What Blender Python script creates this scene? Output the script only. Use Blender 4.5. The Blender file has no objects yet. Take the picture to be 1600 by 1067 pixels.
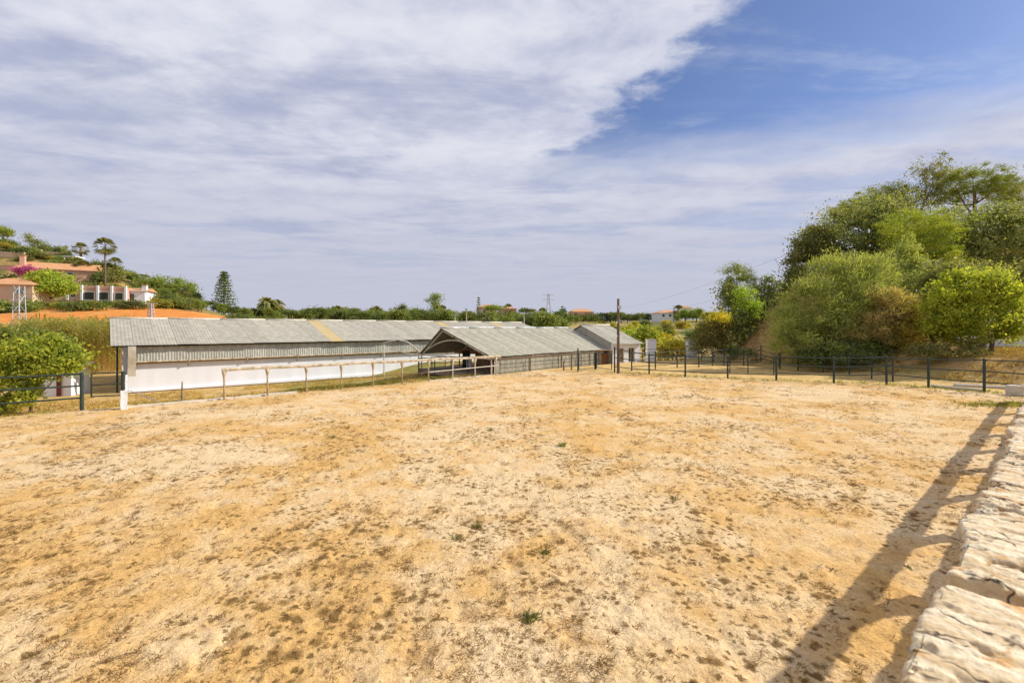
import bpy, math, random
import numpy as np
from mathutils import Vector, Matrix
R = math.radians
scene = bpy.context.scene
COL = scene.collection
# ------------------------------------------------------------------ camera, sky, sun, exposure
F, HZ, CZ = 711.0, 512.0, 3.0          # focal length in photo pixels, horizon row, eye height in metres
cam = bpy.data.cameras.new('camera'); cam_o = bpy.data.objects.new('camera', cam); COL.objects.link(cam_o)
cam.sensor_width = 36; cam.lens = 36 * F / 1600; cam.shift_y = -(533.5 - HZ) / 1600
cam.clip_start = 0.05; cam.clip_end = 9000
cam_o.location = (0, 0, CZ); cam_o.rotation_euler = (R(90), 0, 0)
cam.dof.use_dof = True; cam.dof.focus_distance = 24; cam.dof.aperture_fstop = 2.8
scene.camera = cam_o
SUN_EL, SUN_AZ = R(36), math.atan2(.97, .22)
SUN = Vector((math.sin(SUN_AZ) * math.cos(SUN_EL), math.cos(SUN_AZ) * math.cos(SUN_EL), math.sin(SUN_EL)))
sl = bpy.data.lights.new('sun', 'SUN'); sl.energy = 4.6; sl.angle = R(.6); sl.color = (1, .93, .80)
so = bpy.data.objects.new('sun', sl); COL.objects.link(so); so.rotation_euler = SUN.to_track_quat('Z', 'Y').to_euler()
scene.view_settings.view_transform = 'Standard'; scene.view_settings.look = 'None'
scene.view_settings.exposure = 0.20; scene.view_settings.gamma = 1

class NT:                                # small node helper
    def __init__(s, tree): s.t = tree; s.n = tree.nodes; s.l = tree.links
    def new(s, ty, **kw):
        n = s.n.new(ty)
        for k, v in kw.items(): setattr(n, k, v)
        return n
    def put(s, sock, v):
        if v is None: return
        if hasattr(v, 'is_output') or isinstance(v, bpy.types.NodeSocket): s.l.new(v, sock)
        else: sock.default_value = v
    def math(s, op, a, b=None, c=None, clamp=False):
        n = s.new('ShaderNodeMath', operation=op, use_clamp=clamp)
        for i, v in enumerate((a, b, c)): s.put(n.inputs[i], v)
        return n.outputs[0]
    def noise(s, vec, scale, detail=4, rough=.55, dist=0.0):
        n = s.new('ShaderNodeTexNoise'); s.put(n.inputs['Vector'], vec)
        n.inputs['Scale'].default_value = scale; n.inputs['Detail'].default_value = detail
        n.inputs['Roughness'].default_value = rough; n.inputs['Distortion'].default_value = dist
        return n.outputs['Fac']
    def rng(s, v, a, b, c=0.0, d=1.0, smooth=True):
        n = s.new('ShaderNodeMapRange'); n.interpolation_type = 'SMOOTHSTEP' if smooth else 'LINEAR'
        s.put(n.inputs[0], v)
        for i, x in enumerate((a, b, c, d)): s.put(n.inputs[i + 1], x)
        return n.outputs[0]
    def mix(s, f, a, b, mode='MIX'):
        n = s.new('ShaderNodeMix', data_type='RGBA', blend_type=mode)
        s.put(n.inputs[0], f)
        for i, v in ((6, a), (7, b)):
            if isinstance(v, tuple): v = (*v, 1) if len(v) == 3 else v
            s.put(n.inputs[i], v)
        return n.outputs[2]
    def mapping(s, vec, scale=(1, 1, 1), rot=(0, 0, 0), loc=(0, 0, 0)):
        n = s.new('ShaderNodeMapping'); s.put(n.inputs[0], vec)
        n.inputs['Location'].default_value = loc; n.inputs['Rotation'].default_value = rot; n.inputs['Scale'].default_value = scale
        return n.outputs[0]

world = bpy.data.worlds.new('World'); scene.world = world; world.use_nodes = True
w = NT(world.node_tree); w.n.clear()
sky = w.new('ShaderNodeTexSky', sky_type='NISHITA'); sky.sun_disc = False
sky.sun_elevation = SUN_EL; sky.sun_rotation = SUN_AZ; sky.air_density = 1.0; sky.dust_density = 0.6; sky.ozone_density = 3.0
bg1 = w.new('ShaderNodeBackground'); bg1.inputs[1].default_value = .085
tint = w.mix(1.0, sky.outputs[0], (.80, .88, 1.12), 'MULTIPLY'); w.l.new(tint, bg1.inputs[0])
tc = w.new('ShaderNodeTexCoord').outputs['Generated']
sep = w.new('ShaderNodeSeparateXYZ'); w.l.new(tc, sep.inputs[0])
up = w.math('ADD', w.math('MAXIMUM', sep.outputs[2], 0.0), .035)          # a flat cloud deck seen in perspective
CX, CY = w.math('DIVIDE', sep.outputs[0], up), w.math('DIVIDE', sep.outputs[1], up)
comb = w.new('ShaderNodeCombineXYZ'); w.l.new(CX, comb.inputs[0]); w.l.new(CY, comb.inputs[1]); P = comb.outputs[0]
big = w.noise(w.mapping(P, (1, 1.4, 1), (0, 0, R(-32)), (3.1, 1.7, 0)), .75, 4, .5, .3)
wisp = w.noise(w.mapping(P, (.8, 1.9, 1), (0, 0, R(-38))), 1.25, 8, .58, .5)
puff = w.noise(w.mapping(P, (1, 1.15, 1), (0, 0, R(30)), (.7, 2.2, 0)), 2.6, 8, .62, .25)
fine = w.noise(w.mapping(P, (1, 1.3, 1), (0, 0, R(-30))), 7, 6, .62, .3)
# clear gap in the deck: right of one edge and nearer than another
fA = w.math('SUBTRACT', w.math('ADD', CX, w.math('MULTIPLY', w.math('SUBTRACT', CY, 1.36), .34)), .56)
dx = w.math('SUBTRACT', CX, .55)
fB = w.math('SUBTRACT', w.math('SUBTRACT', 2.70, w.math('MULTIPLY', w.math('MULTIPLY', dx, dx), .26)), CY)
eA = w.math('ADD', w.math('MULTIPLY', w.math('SUBTRACT', puff, .5), .75), w.math('MULTIPLY', w.math('SUBTRACT', fine, .5), .30))
mA = w.rng(w.math('ADD', fA, eA), -.05, .15)
mB = w.rng(w.math('ADD', w.math('SUBTRACT', fB, .12), w.math('ADD', w.math('MULTIPLY', w.math('SUBTRACT', wisp, .5), 1.6), w.math('MULTIPLY', w.math('SUBTRACT', fine, .5), .3))), -.25, .65)
gapm = w.math('MULTIPLY', mA, mB)
veil = w.rng(w.math('ADD', w.math('MULTIPLY', big, .6), w.math('ADD', w.math('MULTIPLY', wisp, .5), w.math('MULTIPLY', fine, .08))), .44, .62)
veil = w.math('ADD', .74, w.math('MULTIPLY', veil, .25))
lowv = w.rng(sep.outputs[2], .05, .46, 1, 0)                                # towards the horizon the deck closes up
veil = w.math('MAXIMUM', veil, w.math('MULTIPLY', lowv, 1.0))
inside = w.math('ADD', .05, w.math('MULTIPLY', w.rng(w.math('ADD', wisp, w.math('MULTIPLY', fine, .25)), .64, .92), .35))
inside = w.math('ADD', inside, w.math('MULTIPLY', w.rng(CX, 1.2, 3.0), .5))
dens = w.math('ADD', w.math('MULTIPLY', veil, w.math('SUBTRACT', 1, gapm)), w.math('MULTIPLY', gapm, inside), clamp=True)
thick = w.rng(w.math('ADD', w.math('MULTIPLY', wisp, .45), w.math('ADD', w.math('MULTIPLY', puff, .4), w.math('MULTIPLY', fine, .15))), .36, .62)
ccol = w.mix(w.math('MULTIPLY', thick, w.math('SUBTRACT', 1, w.math('MULTIPLY', lowv, .55))), (.565, .595, .765), (.85, .865, .95))
hz2 = w.rng(sep.outputs[2], .02, .42, 1, 0)
ccol = w.mix(w.math('MULTIPLY', hz2, .85), ccol, (.585, .605, .72))
bg2 = w.new('ShaderNodeBackground'); w.l.new(ccol, bg2.inputs[0]); bg2.inputs[1].default_value = .80
ms = w.new('ShaderNodeMixShader'); w.l.new(dens, ms.inputs[0]); w.l.new(bg1.outputs[0], ms.inputs[1]); w.l.new(bg2.outputs[0], ms.inputs[2])
wo = w.new('ShaderNodeOutputWorld'); w.l.new(ms.outputs[0], wo.inputs[0])

# ------------------------------------------------------------------ geometry helpers
def at(u, v, D): return Vector(((u - 800) / F * D, D, CZ - (v - HZ) / F * D))
def gxy(u, D): return ((u - 800) / F * D, D)
def gnd(u, v, z=0.0):
    D = (CZ - z) * F / (v - HZ); return Vector(((u - 800) / F * D, D, z))
D1 = Vector((.745, .667, 0)).normalized(); N1 = Vector((-D1.y, D1.x, 0))
def st(s, t, z=0.0): return D1 * s + N1 * t + Vector((0, 0, z))

def hashn(ix, iy, iz, seed):
    h = (ix.astype(np.int64) * 374761393 + iy.astype(np.int64) * 668265263 + iz.astype(np.int64) * 1274126177 + seed * 974634777) & 0xffffffff
    h = ((h ^ (h >> 13)) * 1274126177) & 0xffffffff
    h = ((h ^ (h >> 16)) * 2246822519) & 0xffffffff
    return ((h ^ (h >> 15)) & 0xffff) / 65535.0
def vn(x, y, z=None, seed=0):
    x = np.asarray(x, float); y = np.asarray(y, float); z = np.zeros_like(x) if z is None else np.asarray(z, float)
    ix, iy, iz = np.floor(x), np.floor(y), np.floor(z)
    fx, fy, fz = x - ix, y - iy, z - iz
    fx, fy, fz = (f * f * (3 - 2 * f) for f in (fx, fy, fz))
    r = 0
    for a in (0, 1):
        for b in (0, 1):
            for c in (0, 1):
                r = r + hashn(ix + a, iy + b, iz + c, seed) * (fx if a else 1 - fx) * (fy if b else 1 - fy) * (fz if c else 1 - fz)
    return r
def fbm(x, y, z=None, oct=4, seed=0):
    r, a, n = 0, 1.0, 0.0
    for o in range(oct):
        r = r + a * vn(x * 2 ** o, y * 2 ** o, None if z is None else z * 2 ** o, seed + o * 17); n += a; a *= .5
    return r / n
def sstep(v, a, b):
    t = np.clip((np.asarray(v, float) - a) / (b - a), 0, 1); return t * t * (3 - 2 * t)

RAIL0, RAILD = Vector((1.01, 1.19, 0)), Vector((.77, .64, 0)).normalized()     # left top edge of the timber rail
RAILN = Vector((-RAILD.y, RAILD.x, 0))
ARENA = [(-33, .9), (-1.0, 28.9), (3.0, 33.4), (4.4, 31.5), (6.9, 30.7), (8.8, 29.3), (10.7, 28.2), (12.8, 27.1), (15.1, 26.1), (17.4, 24.8),
         (19.8, 24.0), (21.2, 22.8), (22.4, 21.0), (23.2, 18.2), (1.0, -.2), (-14, -13)]
def sd_arena(x, y):                      # positive inside
    x = np.asarray(x, float); y = np.asarray(y, float)
    d = np.full(x.shape, 1e9); inside = np.zeros(x.shape, bool); n = len(ARENA)
    for i in range(n):
        ax, ay = ARENA[i]; bx, by = ARENA[(i + 1) % n]
        ex, ey = bx - ax, by - ay
        tt = np.clip(((x - ax) * ex + (y - ay) * ey) / (ex * ex + ey * ey), 0, 1)
        d = np.minimum(d, np.hypot(x - ax - ex * tt, y - ay - ey * tt))
        c = ((ay > y) != (by > y)) & (x < ex * (y - ay) / (ey if ey else 1e-9) + ax)
        inside ^= c
    return np.where(inside, d, -d)
KT = np.array([-3, -1.125, -.98, -.844, -.703, -.605, -.49, -.25, 0, .25, .5, 3])
DT = np.array([40, 60, 90, 105, 130, 200, 400, 1500, 6000])
ZT = np.array([[-.8, 2.8, 7.0, 10.5, 28, 38, 42, 50, 60], [-.8, 2.8, 7.0, 10.5, 27, 36, 42, 50, 60], [-.8, 2.8, 6.9, 9.8, 23, 28, 36, 45, 55], [-.8, 2.8, 6.5, 9.0, 17, 20, 26, 40, 50],
               [-.8, 2.5, 5.8, 7.2, 9.2, 11, 14, 30, 40], [-.8, 2.0, 4.6, 5.2, 6, 8, 12, 25, 40], [-.8, .5, 2, 2.8, 4, 7, 11, 22, 35], [-.8, 0, 1.2, 1.8, 3, 6, 10, 20, 30],
               [-.8, -.5, .5, 1, 2, 5, 9, 20, 30], [-.4, -.5, .3, .8, 1.5, 4.5, 9, 20, 30], [0, 0, 1, 1.7, 3, 7, 11, 20, 30], [0, 0, 1, 1.7, 3, 7, 12, 20, 30]], float)
def bank(x, y):
    d = ((x - 24) * 21 + (y - 23) * 10) / 23.3; p = ((x - 24) * -10 + (y - 23) * 21) / 23.3
    d = d - 2.0 * sstep(p, 3, 9) - 1.3 * np.maximum(0, p - 17)
    slp = .70 * sstep(p, 5.5, 13)
    dd = np.maximum(d, 0)
    near = sstep(p, -14, -3)
    return (1.4 * sstep(d, .2, 5) + 15 * (1 - np.exp(-slp * dd / 15))) * near
def hgt(x, y):
    x = np.asarray(x, float); y = np.asarray(y, float)
    yy = np.maximum(y, 1e-3); k = np.clip(np.where(y > 5, x / np.maximum(yy, 5), x / 5), -3, 3)
    D = np.clip(y, 40, 6000)
    ki = np.clip(np.searchsorted(KT, k) - 1, 0, len(KT) - 2); di = np.clip(np.searchsorted(DT, D) - 1, 0, len(DT) - 2)
    a = (k - KT[ki]) / (KT[ki + 1] - KT[ki]); b = (D - DT[di]) / (DT[di + 1] - DT[di])
    far = (ZT[ki, di] * (1 - a) + ZT[ki + 1, di] * a) * (1 - b) + (ZT[ki, di + 1] * (1 - a) + ZT[ki + 1, di + 1] * a) * b
    s = D1.x * x + D1.y * y; t = N1.x * x + N1.y * y
    yard = -.8 * sstep(t, 22.6, 26.5) * (1 - sstep(s, 15, 22)) - .35 * sstep(s, 24, 32) * sstep(t, 22, 25)
    wfar = sstep(y, 40, 58)
    z = yard * (1 - wfar) + far * wfar
    z = z + bank(x, y)
    rt = -(RAILN.x * (x - RAIL0.x) + RAILN.y * (y - RAIL0.y))          # right of the timber rail the ground is banked up
    ra = RAILD.x * (x - RAIL0.x) + RAILD.y * (y - RAIL0.y)
    z = np.where(rt > .3, np.maximum(z, 1.2 * sstep(rt, .35, 1.0) * (1 - sstep(ra, 18, 24))), z)
    z = z + (fbm(x * .25, y * .25, oct=3, seed=5) - .5) * .25 * sstep(-sd_arena(x, y), .5, 6)
    return z - .14 * sstep(sd_arena(x, y), -.1, .7)
def H(x, y): return float(hgt(np.array([x]), np.array([y]))[0])
def on(u, D):
    x, y = gxy(u, D); return Vector((x, y, H(x, y)))

class MB:
    def __init__(s): s.v = []; s.f = []
    def quad(s, a, b, c, d):
        i = len(s.v); s.v += [a, b, c, d]; s.f.append((i, i + 1, i + 2, i + 3)); return s
    def poly(s, pts):
        i = len(s.v); s.v += list(pts); s.f.append(tuple(range(i, i + len(pts)))); return s
    def obox(s, o, ax, ay, az):          # box from a corner and three edge vectors
        i = len(s.v); o = Vector(o)
        s.v += [o, o + ax, o + ax + ay, o + ay, o + az, o + ax + az, o + ax + ay + az, o + ay + az]
        q = [(0, 3, 2, 1), (4, 5, 6, 7), (0, 1, 5, 4), (1, 2, 6, 5), (2, 3, 7, 6), (3, 0, 4, 7)]
        if Vector(ax).cross(Vector(ay)).dot(Vector(az)) < 0: q = [tuple(reversed(x)) for x in q]
        s.f += [tuple(i + a for a in x) for x in q]; return s
    def cbox(s, c, x, y, z, d=Vector((1, 0, 0)), dn=None):   # centred in plan, standing on c.z
        d = Vector(d).normalized(); n = Vector((-d.y, d.x, 0)) if dn is None else dn
        return s.obox(Vector(c) - d * x / 2 - n * y / 2, d * x, n * y, Vector((0, 0, z)))
    def tube(s, pts, r, n=8, cap=True):
        pts = [Vector(p) for p in pts]; rs = r if isinstance(r, (list, tuple)) else [r] * len(pts)
        base = len(s.v); ref = None
        for j, p in enumerate(pts):
            tg = (pts[min(j + 1, len(pts) - 1)] - pts[max(j - 1, 0)]).normalized()
            if ref is None: ref = Vector((0, 0, 1)) if abs(tg.z) < .9 else Vector((1, 0, 0))
            e1 = tg.cross(ref).normalized(); e2 = tg.cross(e1).normalized(); ref = e2 * -1 if False else ref
            for q in range(n):
                a = 2 * math.pi * q / n; s.v.append(p + (e1 * math.cos(a) + e2 * math.sin(a)) * rs[j])
        for j in range(len(pts) - 1):
            for q in range(n):
                a, b = base + j * n + q, base + j * n + (q + 1) % n; s.f.append((a, b, b + n, a + n))
        if cap:
            s.f.append(tuple(base + q for q in range(n))[::-1]); s.f.append(tuple(base + (len(pts) - 1) * n + q for q in range(n)))
        return s
    def mesh(s, name, origin=Vector((0, 0, 0))):
        me = bpy.data.meshes.new(name); me.from_pydata([tuple(Vector(v) - origin) for v in s.v], [], s.f); me.update(); return me
def link(name, me, mats, parent=None, loc=None, smooth=False):
    o = bpy.data.objects.new(name, me); COL.objects.link(o)
    if parent is not None: o.parent = parent
    if loc is not None: o.location = loc
    for m in (mats if isinstance(mats, (list, tuple)) else [mats]):
        if me is not None and m is not None and m.name not in [x.name for x in me.materials if x]: me.materials.append(m)
    if smooth: me.polygons.foreach_set('use_smooth', np.ones(len(me.polygons), bool))
    return o
def tag(o, label=None, cat=None, group=None, kind=None):
    for k, v in (('label', label), ('category', cat), ('group', group), ('kind', kind)):
        if v: o[k] = v
    return o
def thing(name, label, cat, loc, group=None, rz=0.0):
    o = bpy.data.objects.new(name, None); COL.objects.link(o); o.empty_display_size = .2
    o.location = loc; o.rotation_euler = (0, 0, rz); return tag(o, label, cat, group)
def worg(o):                             # world position of an unrotated object chain
    v = Vector((0, 0, 0))
    while o is not None: v = v + Vector(o.location); o = o.parent
    return v
def part(name, mb, mat, parent, smooth=False):   # mb in world coordinates, the parent unrotated
    return link(name, mb.mesh(name, worg(parent)), mat, parent, smooth=smooth)
def frame(o, x, y, z): return Matrix((( x[0], y[0], z[0], o[0]), (x[1], y[1], z[1], o[1]), (x[2], y[2], z[2], o[2]), (0, 0, 0, 1)))
def piece(name, me, mat, parent, o, x, y, z):     # shared mesh placed by axes
    ob = link(name, me, mat, parent); ob.matrix_local = frame(Vector(o) - worg(parent), x, y, z); return ob
def copy_tree(o, parent=None):
    c = o.copy(); COL.objects.link(c); c.parent = parent
    for ch in list(o.children): copy_tree(ch, c)
    return c
def npmesh(name, V, nper=4):
    V = np.ascontiguousarray(V, np.float32).reshape(-1, 3); n = len(V) // nper
    me = bpy.data.meshes.new(name); me.vertices.add(len(V)); me.vertices.foreach_set('co', V.ravel())
    me.loops.add(n * nper); me.loops.foreach_set('vertex_index', np.arange(n * nper, dtype=np.int32))
    me.polygons.add(n); me.polygons.foreach_set('loop_start', np.arange(0, n * nper, nper, dtype=np.int32))
    me.update(calc_edges=True); return me
def gridmesh(name, V, F_):
    me = bpy.data.meshes.new(name); V = np.asarray(V, np.float32); F_ = np.asarray(F_, np.int32)
    me.vertices.add(len(V)); me.vertices.foreach_set('co', V.ravel())
    me.loops.add(F_.size); me.loops.foreach_set('vertex_index', F_.ravel())
    me.polygons.add(len(F_)); me.polygons.foreach_set('loop_start', np.arange(0, F_.size, 4, dtype=np.int32))
    me.update(calc_edges=True); me.polygons.foreach_set('use_smooth', np.ones(len(F_), bool)); return me

# ------------------------------------------------------------------ materials
def newmat(name):
    m = bpy.data.materials.new(name); m.use_nodes = True; t = NT(m.node_tree)
    b = t.n['Principled BSDF']; b.inputs['Specular IOR Level'].default_value = .3
    return m, t, b
def bump(t, b, h, strength, dist):
    n = t.new('ShaderNodeBump'); n.inputs['Strength'].default_value = strength; n.inputs['Distance'].default_value = dist
    t.l.new(h, n.inputs['Height']); t.l.new(n.outputs[0], b.inputs['Normal'])
def wear(name, c1, c2, rough=.7, metal=0.0, scale=3.0, bs=.2, bd=.01, rnd=.0, streak=False, spec=.3):
    m, t, b = newmat(name); co = t.new('ShaderNodeTexCoord').outputs['Object']
    v = t.mapping(co, (3, 3, .5)) if streak else co
    n1 = t.noise(v, scale, 6, .6); n2 = t.noise(co, scale * 9, 3, .6)
    f = t.rng(t.math('ADD', t.math('MULTIPLY', n1, .75), t.math('MULTIPLY', n2, .25)), .36, .66)
    c = t.mix(f, c1, c2)
    if rnd:
        oi = t.new('ShaderNodeObjectInfo').outputs['Random']
        hs = t.new('ShaderNodeHueSaturation'); t.l.new(c, hs.inputs['Color']); t.l.new(t.rng(oi, 0, 1, 1 - rnd, 1 + rnd, False), hs.inputs['Value']); c = hs.outputs[0]
    t.l.new(c, b.inputs['Base Color']); b.inputs['Roughness'].default_value = rough; b.inputs['Metallic'].default_value = metal
    b.inputs['Specular IOR Level'].default_value = spec
    if bs: bump(t, b, n2, bs, bd)
    return m
def leafmat(name, c1, c2, c3, trans=.35, scale=.6, gain=1.45):
    c1, c2, c3 = (tuple(min(.8, x * gain) for x in c) for c in (c1, c2, c3)); trans += .06
    m, t, b = newmat(name); g = t.new('ShaderNodeNewGeometry'); oi = t.new('ShaderNodeObjectInfo').outputs['Random']
    co = t.new('ShaderNodeTexCoord').outputs['Object']
    n = t.rng(t.noise(co, scale, 3, .6), .35, .65)
    c = t.mix(n, c1, c2); c = t.mix(t.math('MULTIPLY', t.math('POWER', g.outputs['Random Per Island'], 2.5), .8), c, c3)
    hs = t.new('ShaderNodeHueSaturation'); t.l.new(c, hs.inputs['Color']); t.l.new(t.rng(oi, 0, 1, .82, 1.18, False), hs.inputs['Value'])
    t.l.new(t.rng(oi, 0, 1, .488, .512, False), hs.inputs['Hue']); c = hs.outputs[0]
    t.l.new(c, b.inputs['Base Color']); b.inputs['Roughness'].default_value = .6; b.inputs['Specular IOR Level'].default_value = .25
    tr = t.new('ShaderNodeBsdfTranslucent'); t.l.new(t.mix(1.0, c, (1.25, 1.2, .55), 'MULTIPLY'), tr.inputs[0])
    mx = t.new('ShaderNodeMixShader'); mx.inputs[0].default_value = trans
    t.l.new(b.outputs[0], mx.inputs[1]); t.l.new(tr.outputs[0], mx.inputs[2]); t.l.new(mx.outputs[0], t.n['Material Output'].inputs[0])
    return m
M = {}
M['green_metal'] = wear('green_painted_steel', (.022, .04, .034), (.045, .065, .055), .5, 0, 4, .05, .002)
M['white_wall'] = wear('limewashed_render', (.73, .74, .77), (.80, .81, .84), .85, 0, .8, .15, .01)
M['barn_wall'] = wear('stained_limewash', (.73, .745, .79), (.80, .81, .85), .85, 0, .55, .15, .01, 0, True)
M['cream_wall'] = wear('cream_render', (.60, .44, .30), (.68, .50, .34), .85, 0, .5, .1, .01)
M['pink_wall'] = wear('pink_render', (.62, .36, .26), (.68, .42, .30), .85, 0, .5, .1, .01)
M['terracotta'] = wear('terracotta_tiles', (.52, .25, .11), (.62, .34, .17), .8, 0, 1.2, .3, .03)
M['concrete'] = wear('pale_concrete', (.54, .48, .39), (.70, .63, .52), .9, 0, 1.4, .3, .01)
M['sheet'] = wear('grey_fibre_cement_sheet', (.31, .29, .235), (.43, .40, .33), .8, 0, .45, .12, .003, .09, True)
M['sheet_old'] = wear('lichen_fibre_cement_sheet', (.28, .27, .205), (.42, .395, .315), .85, 0, .6, .15, .003, .09, True)
M['sheet_yellow'] = wear('yellowed_translucent_sheet', (.46, .35, .16), (.52, .41, .22), .6, 0, .8, .1, .004)
M['sheet_wall'] = wear('weathered_galvanised_sheet', (.36, .37, .33), (.54, .53, .47), .6, .15, 1.4, .1, .003, .14, True)
M['sheet_low'] = wear('stained_galvanised_sheet', (.31, .31, .24), (.50, .49, .42), .6, .1, 1.4, .1, .003, .12, True)
M['cream_metal'] = wear('rusty_cream_paint', (.34, .25, .14), (.64, .55, .40), .6, 0, 5, .1, .003, spec=.25)
M['pale_metal'] = wear('pale_painted_steel', (.52, .47, .38), (.66, .61, .52), .55, 0, 4, .05, .002)
M['galv'] = wear('galvanised_steel', (.42, .42, .42), (.58, .58, .58), .5, .2, 4, .05, .002)
M['brown_wood'] = wear('brown_boards', (.16, .07, .03), (.27, .13, .055), .7, 0, 2.5, .3, .004, .15, True)
M['pole_wood'] = wear('creosoted_pole', (.10, .065, .042), (.20, .14, .095), .85, 0, 2, .4, .006, 0, True)
M['grey_wood'] = wear('grey_weathered_wood', (.18, .13, .09), (.32, .25, .18), .9, 0, 3, .4, .004, 0, True)
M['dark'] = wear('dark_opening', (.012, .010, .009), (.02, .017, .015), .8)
M['floor'] = wear('stable_floor', (.24, .17, .12), (.34, .26, .19), .9, 0, 1.0, .3, .01)
M['glass'] = wear('window_glass', (.05, .055, .05), (.08, .085, .08), .08, 0, 1, 0, 0, spec=.6)
M['bark'] = wear('grey_bark', (.12, .085, .06), (.21, .16, .12), .9, 0, 2, .5, .02)
M['bark_red'] = wear('pine_bark', (.17, .095, .06), (.26, .16, .10), .9, 0, 2, .5, .02)
M['slate'] = wear('grey_roof', (.36, .36, .37), (.44, .44, .45), .7, 0, 1, .2, .01)
M['red_brick'] = wear('rust_red_board', (.12, .035, .025), (.19, .06, .04), .8, 0, 2, .2, .004, .1)
M['lamp_glass'] = wear('lamp_lens', (.5, .5, .5), (.62, .62, .62), .2, 0, 3, 0, 0)
M['pool'] = wear('pool_water', (.12, .42, .40), (.16, .50, .46), .1, 0, 1, 0, 0)
L = {}
L['oak'] = leafmat('olive_oak_leaves', (.078, .10, .034), (.15, .172, .055), (.29, .26, .09), .38, .35, 1.75)
L['pine'] = leafmat('pine_needles', (.06, .085, .018), (.15, .18, .030), (.25, .25, .045), .34, .6, 1.8)
L['bright_pine'] = leafmat('bright_pine_needles', (.12, .19, .022), (.28, .34, .035), (.40, .42, .06), .4)
L['lime'] = leafmat('lime_green_leaves', (.11, .165, .022), (.22, .28, .03), (.42, .41, .055), .5, .6, 2.1)
L['feather'] = leafmat('feathery_foliage', (.13, .17, .05), (.23, .265, .068), (.35, .34, .11), .45, .5, 1.7)
L['straw'] = leafmat('dry_straw_foliage', (.25, .215, .08), (.36, .31, .115), (.46, .39, .17), .45, .6, 1.75)
L['citrus'] = leafmat('glossy_green_leaves', (.10, .15, .022), (.22, .26, .032), (.42, .40, .05), .42, 1.2, 1.65)
L['deep'] = leafmat('deep_green_leaves', (.05, .075, .022), (.095, .125, .032), (.16, .175, .05), .32, .6, 1.6)
L['mid'] = leafmat('mid_green_leaves', (.08, .11, .025), (.15, .18, .035), (.23, .24, .06), .35, .6, 1.6)
L['yellow'] = leafmat('yellow_green_leaves', (.20, .20, .03), (.36, .31, .04), (.5, .4, .06), .4)
L['gold'] = leafmat('yellow_blossom', (.50, .38, .03), (.66, .50, .04), (.74, .58, .08), .3)
L['cypress'] = leafmat('cypress_foliage', (.028, .048, .022), (.05, .075, .03), (.09, .11, .04), .2)
L['magenta'] = leafmat('magenta_blossom', (.36, .05, .22), (.50, .10, .30), (.20, .12, .08), .3)
L['coral'] = leafmat('coral_blossom', (.55, .12, .12), (.66, .20, .18), (.3, .2, .1), .3)
L['palm'] = leafmat('palm_fronds', (.07, .095, .025), (.15, .16, .04), (.28, .24, .09), .3)
L['reed'] = leafmat('cane_leaves', (.15, .175, .04), (.27, .27, .06), (.44, .36, .12), .45, .6, 1.6)
L['cane'] = leafmat('dry_canes', (.30, .21, .085), (.42, .31, .13), (.52, .40, .19), .3, .6, 1.6)
L['grass'] = leafmat('green_grass', (.09, .12, .02), (.19, .20, .035), (.36, .29, .08), .35)
L['drygrass'] = leafmat('dry_grass', (.42, .26, .085), (.54, .36, .13), (.62, .45, .20), .3, .6, .95)
L['bankgrass'] = leafmat('bank_dry_grass', (.27, .17, .065), (.40, .27, .10), (.52, .37, .16), .3, .6, .95)
L['tuft'] = leafmat('brown_tufts', (.15, .092, .034), (.25, .16, .06), (.36, .25, .10), .25)
L['scrub'] = leafmat('hillside_scrub_leaves', (.10, .11, .028), (.19, .175, .05), (.30, .24, .09), .3, .15)

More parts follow.
